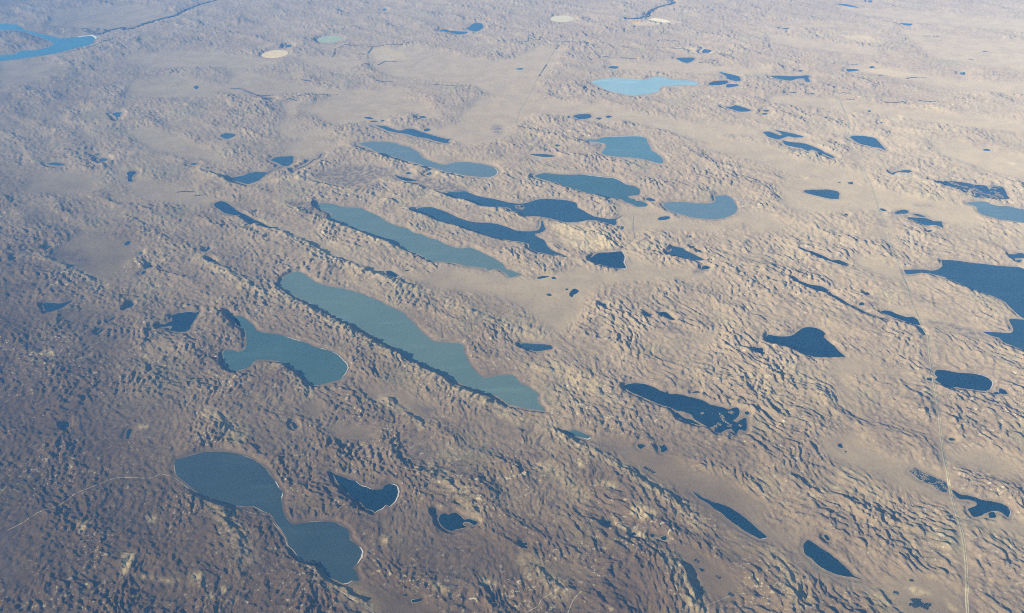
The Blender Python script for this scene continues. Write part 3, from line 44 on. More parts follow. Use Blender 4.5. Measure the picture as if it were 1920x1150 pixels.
RIDGES = [([(-4330,12871),(-3710,12381),(-3067,11850),(-2460,11334),(-1886,10835),(-1345,10377),(-835,9944),(-351,9582),(146,9155)],48),([(336,9148),(836,8722),(1309,8331),(1745,7885),(2089,7477),(2247,7083)],34),([(-5189,15522),(-4148,14652),(-3399,13901),(-2738,13465),(-2100,12994),(-1545,12616)],48),([(-1197,12263),(-546,11908),(-10,11495),(548,11171)],26),([(-4995,16395),(-4262,15820),(-3394,15198),(-2679,14617),(-1951,14045)],44),([(-5481,17276),(-4697,17501),(-3899,16996),(-3149,16615),(-2414,16148),(-1699,15560),(-1025,15069),(-382,14707),(287,14252)],36),([(-3070,17375),(-2272,17085),(-1420,16489),(-612,15949),(49,15532),(627,15001)],38),([(-4103,19461),(-3171,18709),(-2496,18217),(-1852,17802),(-1049,17308)],40),([(-3782,10777),(-3440,10545),(-3229,10220),(-3045,9835)],34),([(1777,6811),(1926,6471),(1972,6159),(1960,5878)],40),([(4261,8025),(4505,7824),(4628,7506)],22),([(-5993,14093),(-5576,13759),(-5197,13456),(-4689,12977),(-4306,12679)],36),([(-8160,16038),(-7667,15682),(-7405,15304)],26),([(-7219,18161),(-6678,17759),(-6120,17233)],36),([(4225,10248),(4507,9838),(4682,9357)],20),([(-4549,9606),(-4107,9264),(-3878,8901)],26),([(-2029,9868),(-1595,9477),(-1298,9132)],22),([(511,8190),(738,7892),(853,7610)],20),([(17,6789),(292,6508),(519,6168)],24),([(-9448,14350),(-8728,14113),(-7870,13496),(-7293,13014)],24),([(775,10029),(1239,9822),(1559,9506)],24),([(306,10440),(793,10287),(1177,10013)],20),([(3391,10178),(3649,9911),(3833,9415)],14),([(-4190,8213),(-3523,7277),(-3204,6775)],22),([(-2689,7081),(-2217,6588),(-1651,6058)],24),([(-1049,8100),(-686,7802),(-471,7345)],14),([(2992,6811),(3136,6417),(3132,5981)],26),([(4049,6203),(4167,5880),(4204,5676)],18)]
ROADS = [('pale straight highway running through the dunes toward the far fields',[(9438,24681),(9258,23977),(9076,22953),(8724,21453),(8450,19995),(8159,19105),(8001,18606),(7924,17885),(7830,17136),(7673,16221),(7480,15321),(7357,14706),(7203,14026),(7095,13484),(6981,12882),(6902,12443),(6788,11985),(6720,11487),(6676,11222),(6645,10965),(6505,10581),(6333,10052),(6189,9617),(6037,9148),(5936,8870),(5826,8550),(5726,8269),(5641,7960),(5539,7609),(5471,7341),(5403,7042),(5314,6757),(5214,6485),(5120,6262),(5014,6029),(4946,5856),(4814,5558)],34,'road'),('sandy ranch track winding to the slate blue double lake',[(-6402,7397),(-6258,7523),(-6140,7675),(-5983,7749),(-5879,7871),(-5827,7998),(-5701,8077),(-5560,8169),(-5435,8262),(-5321,8295),(-5137,8281),(-4899,8267),(-4797,8338),(-4617,8282),(-4433,8148),(-4229,7966),(-4010,7841),(-3738,7732),(-3548,7657),(-3359,7583),(-3262,7587),(-3168,7528),(-3029,7370),(-2883,7194),(-2820,7046),(-2755,6962),(-2623,6827),(-2489,6704),(-2310,6586),(-2183,6483),(-2089,6378),(-1949,6263),(-1814,6169),(-1649,6058),(-1450,5879)],11,'track'),('sandy track looping around the slipper shaped lake',[(2932,6094),(3009,6236),(3111,6381),(3220,6492),(3266,6567),(3319,6614),(3394,6602),(3448,6523),(3520,6453),(3650,6374),(3783,6313),(3916,6254),(4047,6194),(4181,6145),(4309,6087),(4437,6029),(4556,5955),(4636,5866),(4702,5778)],12,'track'),('short forked track at the bottom edge',[(-2,5938),(75,6005),(197,6072),(238,6141),(293,6194),(371,6237)],13,'track'),('pale track by the bottom edge right of the forked track',[(519,5939),(538,5991),(609,6148),(709,6253)],12,'track'),('straight fence track across the lower meadow',[(2068,6018),(2250,6097),(2418,6173),(2571,6173)],9,'track'),('track from the yellow dune dome past the fan shaped lake',[(2507,15310),(2428,14810),(2410,14436),(2284,14208),(2192,14085),(2185,13785),(2235,13444)],16,'track'),('faint far road lined by trees',[(1670,26931),(1420,25813),(1190,24829),(960,24021),(843,23466),(705,22723),(539,22069),(342,21257),(221,20355)],9,'track'),('thin line of road at the top near the rounded far lake',[(-2925,31531),(-1946,31170),(-987,30816),(-279,30491),(262,30103)],18,'track'),('faint road across the meadow beside the canal trees',[(-2809,24969),(-2577,25568),(-2281,25991),(-1928,26289),(-1724,26338)],16,'track')]
BELTS = [('long thin tree row below the greenish round field',[(-6053,27556),(-5689,27567),(-5132,27575)]),('tree row just right of the row under the greenish round field',[(-5129,27266),(-4777,27180),(-4396,27189)]),('longest dark tree row along the top of the bright meadow',[(-4291,27028),(-3958,27069),(-3628,27151),(-3282,27080),(-3252,27216),(-2917,27271)]),('short slanted tree row at the left corner of the bright meadow',[(-4260,26378),(-4228,26682),(-4194,26992)]),('bent dark tree row below the bright meadow',[(-3829,25234),(-3730,25411),(-3626,25566),(-3319,25528)]),('small dark tree clump row left of the bent tree row',[(-4261,25330),(-4155,25285)]),('tiny tree row between the hills left of the bright meadow',[(-4508,26280),(-4336,26227)]),('zigzag tree row right of the tan round field',[(-5328,26114),(-5308,26506),(-5346,26885),(-5192,27036)]),('straight tree row under the pale rectangular field',[(-2022,23411),(-1658,23274),(-1317,23140)]),('tree row at the foot of the wooded dune in the meadow',[(-3681,23792),(-3463,23708),(-3218,23723)]),('long broken tree row crossing the flat meadow',[(-5697,22699),(-5419,22782),(-5047,22754),(-4648,22787)]),('short tree row in the meadow under the long dune ridge',[(-5846,23970),(-5661,23899),(-5519,23855)]),('tree row trailing along the dark drain',[(-6927,22945),(-6694,22897),(-6439,22826)]),('tree row on the little sandy rise in the flat meadow',[(-6005,22416),(-5878,22508),(-5696,22373)]),('zigzag tree rows around a far ranch by the meadow road',[(387,27042),(706,27112),(756,27362),(1070,27193),(1145,27471)]),('long curved tree row beyond the far meadow road',[(1712,26928),(2112,26935),(2478,26779),(2645,26302),(2758,25766),(2841,25376)]),('straight tree row on the hill below the curved tree row',[(2805,25416),(3006,25425),(3209,25370)]),('tree row pointing at the half moon lake',[(3426,25302),(3663,25220),(3896,25113)]),('slanted tree row beside the faint far road',[(1572,26326),(1668,26684)]),('upright tree row along the far road above the dune belt',[(954,23884),(1096,24477),(1204,24877)]),('short tree row in the pale meadow behind the half moon lake',[(3598,26329),(3809,26297)]),('straight tree row with a dark block at one end',[(4801,26827),(4849,26921),(5128,26827),(5421,26704)]),('long tree row curving above the half moon lake',[(5014,26022),(5305,25931),(5616,25735)]),('tiny tree row right of the half moon lake',[(5986,24831),(6200,24764)]),('faint tree row below the tiny row by the half moon lake',[(5664,24637),(5943,24566)]),('short tree row in the pale hills near the top',[(6614,27349),(6790,27233)]),('upper of two short tree rows beside the far highway',[(8848,21828),(9084,21790)]),('lower of two short tree rows beside the far highway',[(8890,21428),(9064,21376)]),('ragged thick tree row at the edge of a pale meadow right of the highway',[(9775,21113),(9997,21077),(10246,21098),(10252,20973)]),('thin tree row right of the ragged thick row',[(10670,21163),(10873,21110),(11067,21076)]),('curved tree row in the wide pale field',[(11060,22897),(11262,22969),(11603,22899)]),('tiny tree row left of a matching one near the top right',[(13087,26676),(13296,26658)]),('tiny tree row right of a matching one near the top right',[(13372,26609),(13540,26622)]),('short tree row above the small far ponds beside the highway',[(9977,24144),(10134,24132)]),('short tree row in the pale strip left of the curved row',[(10368,23171),(10476,23152)]),('small tree row in the hazy meadow at the right',[(14176,25028),(14310,25042)]),('small tree row slanting in the hazy field below',[(13460,24390),(13543,24286)]),('dark tree row against the wooded hill foot by the meadow pond',[(-7243,16954),(-7100,16984),(-6895,16933)]),('short tree row right of the row at the wooded hill foot',[(-6799,16753),(-6632,16776)]),('comb of dark trees at the dune foot in the lower valley',[(1709,8221),(1772,8161),(1827,8108)]),('uppermost dark bush clump in the bottom meadow',[(2079,6668),(2100,6659),(2118,6649)]),('dark bush clump in the bottom meadow nearest the dune edge',[(2276,6425),(2296,6417),(2314,6407)]),('lone dark bush clump low in the bottom meadow',[(2041,6279),(2061,6271),(2079,6262)]),('dark bush clump where the fence track ends',[(2376,6179),(2395,6172),(2413,6162)]),('dark bush clump beside the slipper shaped lake track',[(4247,6152),(4263,6142),(4278,6135)]),('dark bush clump in the tan grass by the track',[(4483,6306),(4499,6296),(4514,6288)])]
CIRCLES = [('tan','round tan irrigated field beside the far hills',-7185,26592,400),('cream','round cream irrigated field near the top centre',1981,29671,400),('green','round pale green irrigated field above the bright meadow',-5703,28009,395)]
FIELD4 = [(4861,29294),(5068,29469),(5319,29332),(5529,29103),(5528,28881),(5297,28918),(5017,29135)]
DAM = [(-14336,29053),(-14111,29109),(-13909,29167),(-13732,29000),(-13572,28761)]
GROVES = [('dark tree patch at the bottom beside the looping track',[[(4377,6049),(4477,6055),(4526,6027),(4589,5980),(4523,5912),(4420,5916),(4353,5970)]],220,7),('trees fringing the west shore of the slate blue double lake',[[(-2509,6813),(-2395,6803),(-2357,6739),(-2443,6716)]],60,8),('dark trees on the reservoir shore by the dam',[[(-14658,30014),(-14191,29766),(-13804,29419),(-13881,29211),(-14397,29596)],[(-14189,27181),(-13836,27562),(-13385,27945),(-13083,28644),(-12887,28775),(-13077,28277),(-13332,27700),(-13737,27320)]],260,9)]
# ---------------------------------------------------------------- helpers
def tag(o, label=None, cat=None, group=None, kind=None):
    for k, v in (("label", label), ("category", cat), ("group", group), ("kind", kind)):
        if v: o[k] = v
    return o
def link(name, verts, faces, mat, parent=None, smooth=False):
    me = bpy.data.meshes.new(name); me.from_pydata(verts, [], faces); me.update()
    if smooth: me.polygons.foreach_set("use_smooth", [True]*len(me.polygons))
    me.materials.append(mat)
    o = bpy.data.objects.new(name, me); COL.objects.link(o)
    if parent: o.parent = parent
    return o
_rng = np.random.default_rng(11)
_ang = _rng.random(1024)*2*np.pi
_gx = np.cos(_ang).astype(np.float32); _gy = np.sin(_ang).astype(np.float32)
def gnoise(x, y, seed=0):
    x = np.asarray(x, np.float32); y = np.asarray(y, np.float32)
    xf = np.floor(x); yf = np.floor(y); xi = xf.astype(np.int64); yi = yf.astype(np.int64)
    fx = x - xf; fy = y - yf
    u = fx*fx*fx*(fx*(fx*6-15)+10); v = fy*fy*fy*(fy*(fy*6-15)+10)
    def g(a, b, dx, dy):
        h = (a*73856093) ^ (b*19349663) ^ (seed*83492791)
        h = (h ^ (h >> 13))*1274126177
        h = (h ^ (h >> 16)) & 1023
        return _gx[h]*dx + _gy[h]*dy
    n00 = g(xi, yi, fx, fy); n10 = g(xi+1, yi, fx-1, fy); n01 = g(xi, yi+1, fx, fy-1); n11 = g(xi+1, yi+1, fx-1, fy-1)
    a = n00 + u*(n10-n00); b = n01 + u*(n11-n01)
    return (a + v*(b-a))*1.5
def sstep(a, b, x):
    t = np.clip((x-a)/(b-a), 0, 1); return t*t*(3-2*t)
def catmull(pts, closed, step):
    P = np.array(pts, float); n = len(P); out = []
    rng_ = range(n) if closed else range(n-1)
    for i in rng_:
        if closed: p0, p1, p2, p3 = P[i-1], P[i], P[(i+1) % n], P[(i+2) % n]
        else: p0, p1, p2, p3 = P[max(i-1, 0)], P[i], P[i+1], P[min(i+2, n-1)]
        L = np.hypot(*(p2-p1)); k = int(min(max(L/step, 1), 14))
        for j in range(k):
            t = j/k
            # tension keeps sharp headlands sharp
            m1 = (p2-p0)*0.36; m2 = (p3-p1)*0.36
            lim = L*0.9
            for m in (m1, m2):
                l = np.hypot(*m)
                if l > lim: m *= lim/l
            h1 = 2*t**3-3*t**2+1; h2 = t**3-2*t**2+t; h3 = -2*t**3+3*t**2; h4 = t**3-t**2
            out.append(h1*p1+h2*m1+h3*p2+h4*m2)
    if not closed: out.append(P[-1])
    return np.array(out)
def shoreline(pts, step, rough, seed):
    P = catmull(pts, True, step)
    dx = gnoise(P[:, 0]/70, P[:, 1]/70, seed)*rough + gnoise(P[:, 0]/25, P[:, 1]/25, seed+1)*rough*.5
    dy = gnoise(P[:, 0]/70, P[:, 1]/70, seed+2)*rough + gnoise(P[:, 0]/25, P[:, 1]/25, seed+3)*rough*.5
    P[:, 0] += dx; P[:, 1] += dy
    a = np.sum(P[:, 0]*np.roll(P[:, 1], -1) - np.roll(P[:, 0], -1)*P[:, 1])
    return P if a > 0 else P[::-1].copy()
def normals(P, closed=True):
    if closed: d = np.roll(P, -1, 0) - np.roll(P, 1, 0)
    else: d = np.gradient(P, axis=0)
    d /= np.maximum(np.hypot(d[:, 0], d[:, 1]), 1e-6)[:, None]
    return np.stack([d[:, 1], -d[:, 0]], 1)        # outward for counter-clockwise
# ---------------------------------------------------------------- procedural materials
def mat(name):
    m = bpy.data.materials.new(name); m.use_nodes = True
    return m, m.node_tree, m.node_tree.nodes["Principled BSDF"]
def N(nt, t, **kw):
    n = nt.nodes.new(t)
    for k, v in kw.items(): setattr(n, k, v)
    return n
def noise_node(nt, wl, detail=3.0, rough=0.55, vec=None):
    n = N(nt, "ShaderNodeTexNoise"); n.inputs["Scale"].default_value = 1.0/wl
    n.inputs["Detail"].default_value = detail; n.inputs["Roughness"].default_value = rough
    if vec is None:
        vec = N(nt, "ShaderNodeTexCoord").outputs["Object"]
    nt.links.new(vec, n.inputs["Vector"]); return n.outputs["Fac"]
def ramp(nt, fac, lo, hi):
    r = N(nt, "ShaderNodeMapRange"); r.interpolation_type = 'SMOOTHSTEP'
    r.inputs[1].default_value = lo; r.inputs[2].default_value = hi
    nt.links.new(fac, r.inputs[0]); return r.outputs[0]
def mul(nt, a, b):
    m = N(nt, "ShaderNodeMath", operation='MULTIPLY')
    for i, q in enumerate((a, b)):
        if isinstance(q, (int, float)): m.inputs[i].default_value = q
        else: nt.links.new(q, m.inputs[i])
    return m.outputs[0]
def mix(nt, fac, a, b):
    m = N(nt, "ShaderNodeMix", data_type='RGBA')
    if isinstance(fac, (int, float)): m.inputs[0].default_value = fac
    else: nt.links.new(fac, m.inputs[0])
    for i, q in ((6, a), (7, b)):
        if isinstance(q, tuple): m.inputs[i].default_value = (*q, 1)
        else: nt.links.new(q, m.inputs[i])
    return m.outputs[2]
def matte(name, a, b, wl, bump=0.0):
    m, nt, p = mat(name)
    c = mix(nt, ramp(nt, noise_node(nt, wl), .35, .65), a, b)
    nt.links.new(c, p.inputs["Base Color"]); p.inputs["Roughness"].default_value = 1.0
    p.inputs["Specular IOR Level"].default_value = 0.0
    if bump:
        bn = N(nt, "ShaderNodeBump"); bn.inputs["Distance"].default_value = bump; bn.inputs["Strength"].default_value = 1.0
        nt.links.new(noise_node(nt, wl*.3), bn.inputs["Height"]); nt.links.new(bn.outputs[0], p.inputs["Normal"])
    return m
def ground_material():
    m, nt, p = mat("sandhill_grass")
    at = N(nt, "ShaderNodeAttribute", attribute_name="cover"); sp = N(nt, "ShaderNodeSeparateColor")
    nt.links.new(at.outputs["Color"], sp.inputs[0])
    marsh, sand, meadow = sp.outputs[0], sp.outputs[1], sp.outputs[2]; hill = at.outputs["Alpha"]
    big = ramp(nt, noise_node(nt, 2600, 4), .38, .62); mid = ramp(nt, noise_node(nt, 420, 5, .6), .36, .64)
    fine = ramp(nt, noise_node(nt, 70, 4, .65), .33, .67)
    c = mix(nt, big, GRASS[0], GRASS[1])
    c = mix(nt, mul(nt, mid, .65), c, GRASS[2])
    c = mix(nt, mul(nt, ramp(nt, noise_node(nt, 900, 5, .6), .52, .66), .4), c, (.25, .165, .085))
    c = mix(nt, mul(nt, ramp(nt, noise_node(nt, 1250, 5, .6), .54, .68), .35), c, (.185, .185, .075))
    c = mix(nt, mul(nt, fine, .55), c, GRASS[3])
    md = mix(nt, mid, MEADOW[0], MEADOW[1]); md = mix(nt, mul(nt, fine, .3), md, MEADOW[2])
    c = mix(nt, mul(nt, meadow, .9), c, md)
    vig = N(nt, "ShaderNodeAttribute", attribute_name="vignette_tone").outputs["Fac"]
    dark = mix(nt, ramp(nt, vig, .52, .02), (1, 1, 1), (.39, .335, .27)); mm_ = N(nt, "ShaderNodeMix", data_type='RGBA', blend_type='MULTIPLY'); mm_.inputs[0].default_value = 1.0  # vignette darkening multiplied into the grass colour
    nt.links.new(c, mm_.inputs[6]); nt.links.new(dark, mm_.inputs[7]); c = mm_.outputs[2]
    c = mix(nt, mul(nt, ramp(nt, vig, .6, 1.0), .3), c, (.45, .36, .20))  # hazy brightness of the right side mixed into the ground colour
    # bare blowouts on the hills
    blow = mul(nt, ramp(nt, noise_node(nt, 85, 3, .65), .60, .68), ramp(nt, noise_node(nt, 1700, 3), .42, .62))
    c = mix(nt, mul(nt, mul(nt, blow, hill), .7), c, SAND[0])
    fleck = mul(nt, ramp(nt, noise_node(nt, 40, 2, .6), .60, .68), ramp(nt, noise_node(nt, 800, 3), .36, .60))
    c = mix(nt, mul(nt, mul(nt, fleck, hill), .6), c, (.50, .42, .24))
    sm = mul(nt, sand, ramp(nt, noise_node(nt, 60, 4, .7), .3, .6))
    c = mix(nt, mul(nt, sm, .9), c, SAND[1])
    mm = mul(nt, marsh, ramp(nt, noise_node(nt, 110, 5, .7), .36, .60))
    c = mix(nt, mul(nt, mm, .85), c, MARSHC)
    # yucca and scrub specks
    c = mix(nt, mul(nt, ramp(nt, noise_node(nt, 34, 2, .5), .62, .70), .35), c, (.07, .065, .055))
    nt.links.new(c, p.inputs["Base Color"]); p.inputs["Roughness"].default_value = 1.0; p.inputs["Specular IOR Level"].default_value = 0.0
    p.inputs["Diffuse Roughness"].default_value = 0.6
    b1 = N(nt, "ShaderNodeBump"); b1.inputs["Strength"].default_value = 1.0; b1.inputs["Distance"].default_value = 7.5
    hh = N(nt, "ShaderNodeMath", operation='MULTIPLY_ADD'); nt.links.new(hill, hh.inputs[0]); hh.inputs[1].default_value = 0.85; hh.inputs[2].default_value = .15
    nt.links.new(mul(nt, noise_node(nt, 30, 3, .65), hh.outputs[0]), b1.inputs["Height"])
    nt.links.new(b1.outputs[0], p.inputs["Normal"])
    return m
def water_material(name, a, b, rough=.16):
    m, nt, p = mat(name)
    mp = N(nt, "ShaderNodeMapping"); mp.inputs["Rotation"].default_value = (0, 0, .7); mp.inputs["Scale"].default_value = (.35, 1.6, 1)
    nt.links.new(N(nt, "ShaderNodeTexCoord").outputs["Object"], mp.inputs[0]); st = noise_node(nt, 420, 5, .6, mp.outputs[0])
    c = mix(nt, ramp(nt, noise_node(nt, 900, 4), .35, .65), a, b)
    c = mix(nt, mul(nt, ramp(nt, st, .50, .72), .5), c, tuple(min(1, q*1.35+.004) for q in b))
    nt.links.new(c, p.inputs["Base Color"]); p.inputs["IOR"].default_value = 1.33
    rr = N(nt, "ShaderNodeMapRange"); rr.inputs[3].default_value = rough*.6; rr.inputs[4].default_value = rough*1.8; nt.links.new(st, rr.inputs[0]); nt.links.new(rr.outputs[0], p.inputs["Roughness"])
    bn = N(nt, "ShaderNodeBump"); bn.inputs["Strength"].default_value = .25; bn.inputs["Distance"].default_value = .4
    nt.links.new(noise_node(nt, 14, 3), bn.inputs["Height"]); nt.links.new(bn.outputs[0], p.inputs["Normal"])
    return m
GRASS = [(.258, .180, .092), (.312, .222, .112), (.20, .139, .078), (.345, .260, .135)]
MEADOW = [(.332, .245, .126), (.278, .204, .108), (.368, .278, .145)]
SAND = [(.56, .46, .26), (.55, .42, .19)]
MARSHC = (.105, .075, .052)
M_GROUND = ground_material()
WATER = {k: water_material("water_"+k, a, b) for k, a, b in [
    ('deep', (.004, .016, .022), (.005, .020, .026)), ('mid', (.018, .042, .048), (.022, .050, .056)),
    ('teal', (.045, .085, .068), (.052, .094, .072)), ('turbid', (.095, .135, .095), (.105, .142, .097)),
    ('slate', (.030, .045, .040), (.035, .050, .042)), ('palegrey', (.11, .15, .13), (.12, .16, .135)), ('shallow', (.105, .135, .105), (.12, .145, .11)),
    ('pale', (.27, .38, .32), (.30, .40, .33)), ('tealpale', (.085, .155, .135), (.095, .165, .14)),
    ('marsh', (.018, .03, .034), (.03, .042, .044)), ('reservoir', (.025, .105, .105), (.03, .115, .11))]}
M_SHORE = matte("shore_mud", (.30, .225, .11), (.38, .30, .16), 60)
M_BEACH = matte("white_sand", (.55, .48, .36), (.44, .37, .26), 40)
M_ROAD = matte("road_verge", (.40, .315, .155), (.45, .36, .185), 90)
M_TRACK = matte("bare_track", (.30, .235, .13), (.24, .185, .10), 60)
M_TREE = matte("evergreen", (.018, .026, .024), (.03, .036, .03), 12)
M_REED = matte("dry_reed", (.30, .23, .11), (.20, .15, .08), 25)
FIELD = {'tan': matte("stubble_tan", (.60, .43, .19), (.66, .49, .22), 200), 'cream': matte("stubble_cream", (.60, .48, .25), (.64, .52, .28), 200),
         'green': matte("pale_crop", (.30, .32, .16), (.34, .36, .19), 200), 'bright': matte("bright_stubble", (.85, .68, .36), (.80, .64, .34), 200)}
M_DAM = matte("dam_riprap", (.42, .39, .33), (.36, .33, .28), 30); M_SLOPE = matte("dam_grass", (.2, .16, .12), (.16, .13, .1), 30)
# ---------------------------------------------------------------- the terrain
X0, Y0, CELL, NX, NY = -25600.0, 2000.0, 25.0, 2048, 1520
def raster(polys, val=None):
    a = np.zeros((NY, NX), np.float32)
    for k, P in enumerate(polys):
        P = np.asarray(P, float); gx = (P[:, 0]-X0)/CELL; gy = (P[:, 1]-Y0)/CELL
        x0, x1 = int(max(gx.min()-1, 0)), int(min(gx.max()+2, NX)); y0, y1 = int(max(gy.min()-1, 0)), int(min(gy.max()+2, NY))
        if x1 <= x0 or y1 <= y0: continue
        ys, xs = np.mgrid[y0:y1, x0:x1].astype(np.float32); ins = np.zeros(xs.shape, bool)
        qx, qy = np.roll(gx, -1), np.roll(gy, -1)
        for ax, ay, bx, by in zip(gx, gy, qx, qy):
            if ay == by: continue
            c = (ys >= min(ay, by)) & (ys < max(ay, by))
            ins ^= c & (xs < ax + (ys-ay)*(bx-ax)/(by-ay))
        v = 1.0 if val is None else val[k]
        a[y0:y1, x0:x1] = np.maximum(a[y0:y1, x0:x1], ins*v)
        for px, py in zip(gx, gy):                        # thin shapes still leave a mark
            i, j = int(round(py)), int(round(px))
            if 0 <= i < NY and 0 <= j < NX: a[i, j] = max(a[i, j], v)
    return a
_ky = np.fft.fftfreq(NY)[:, None].astype(np.float32); _kx = np.fft.rfftfreq(NX)[None, :].astype(np.float32)
def blur(a, metres):
    s = metres/CELL; return np.fft.irfft2(np.fft.rfft2(a)*np.exp(-2*(np.pi*s)**2*(_kx**2+_ky**2)), s=a.shape).astype(np.float32)
def dilate(a, metres):
    b = blur(a, metres*.62); return np.maximum(a, (b > .17)*1.0).astype(np.float32)
def dil_exact(a, n):
    for _ in range(n):
        b = a.copy(); b[1:] = np.maximum(b[1:], a[:-1]); b[:-1] = np.maximum(b[:-1], a[1:]); b[:, 1:] = np.maximum(b[:, 1:], a[:, :-1]); b[:, :-1] = np.maximum(b[:, :-1], a[:, 1:]); a = b
    return a
def line_mask(lines, width):
    polys = []
    for P in lines:
        P = catmull(P, False, 120); n = normals(P, False)
        polys.append(np.concatenate([P+n*width/2, (P-n*width/2)[::-1]]))
    return raster(polys)
def sample(a, x, y):
    gx = np.clip((x-X0)/CELL, 0, NX-1.01); gy = np.clip((y-Y0)/CELL, 0, NY-1.01)
    i = gx.astype(np.int32); j = gy.astype(np.int32); fx = (gx-i).astype(np.float32); fy = (gy-j).astype(np.float32)
    return (a[j, i]*(1-fx)+a[j, i+1]*fx)*(1-fy)+(a[j+1, i]*(1-fx)+a[j+1, i+1]*fx)*fy
SHORES = []
for i, (kind, label, pts) in enumerate(LAKES):
    ym = np.mean([p[1] for p in pts]); SHORES.append(shoreline(pts, 22 if ym < 16000 else 60, 7 if kind not in ('turbid', 'teal', 'slate') else 4, 40+i*7))
PSH = [shoreline(p, 14 if p[0][1] < 16000 else 40, 4, 900+i*5) for i, (k, p) in enumerate(PONDS)]
water_mask = np.maximum(raster(SHORES), line_mask([s[1] for s in STREAMS], 60)); pond_mask = raster(PSH)
far = (np.arange(NY)*CELL+Y0 > 17000)[:, None]
wd = np.where(far, dil_exact(np.maximum(water_mask, pond_mask), 4), dil_exact(np.maximum(water_mask, pond_mask), 1)).astype(np.float32)
CIRC_POLY = [[(cx+r*math.cos(t), cy+r*math.sin(t)) for t in np.linspace(0, 2*math.pi, 72, endpoint=False)] for k, l, cx, cy, r in CIRCLES] + [FIELD4]
wd = np.maximum(wd, dil_exact(raster(CIRC_POLY), 3))
WB = blur(wd, 24)                                        # 1 on water and its shore
roads_m = np.maximum(line_mask([r[1] for r in ROADS if r[3] == 'road'], 120), .8*line_mask([r[1] for r in ROADS if r[3] == 'track'], 60))
RB = np.clip(blur(roads_m, 40)*1.3, 0, 1)
vm = raster(VALLEY); VB = np.clip(blur(vm, 90)*1.15-.07, 0, 1); flat = np.maximum(vm, wd); FB = blur(flat, 260)
MB = np.maximum(blur(raster(MARSH), 40), .62*np.clip(blur(dil_exact(water_mask, 2), 40)*1.6-.1, 0, 1)); SB = np.maximum(blur(raster([s[0] for s in SANDS], [s[1] for s in SANDS]), 22), .42*blur(line_mask([r[0] for r in RIDGES], 200), 60))  # sand spots, plus sunlit ridge crests painted in as pale sand
WOODM = None
DN = np.array([math.cos(math.radians(28)), math.sin(math.radians(28))])   # lee direction of the dunes
def dune_layers(u, v, near):
    h = 10.0*gnoise(u/430, v/950, 6) + 5.5*gnoise(u/165, v/300, 1) + 9.5*gnoise(u/80+7, v/135, 2) + 7.5*gnoise(u/50, v/78, 3)
    return h + near*(3.2*gnoise(u/31, v/44, 4))
def choppy_layers(u, v, near):
    h = 10.0*gnoise(u/480, v/650, 16) + 4.5*gnoise(u/170, v/220, 11) + 8.5*gnoise(u/84+3, v/98, 12) + 7.0*gnoise(u/54, v/62, 13)
    return h + near*(3.6*gnoise(u/33, v/37, 14))
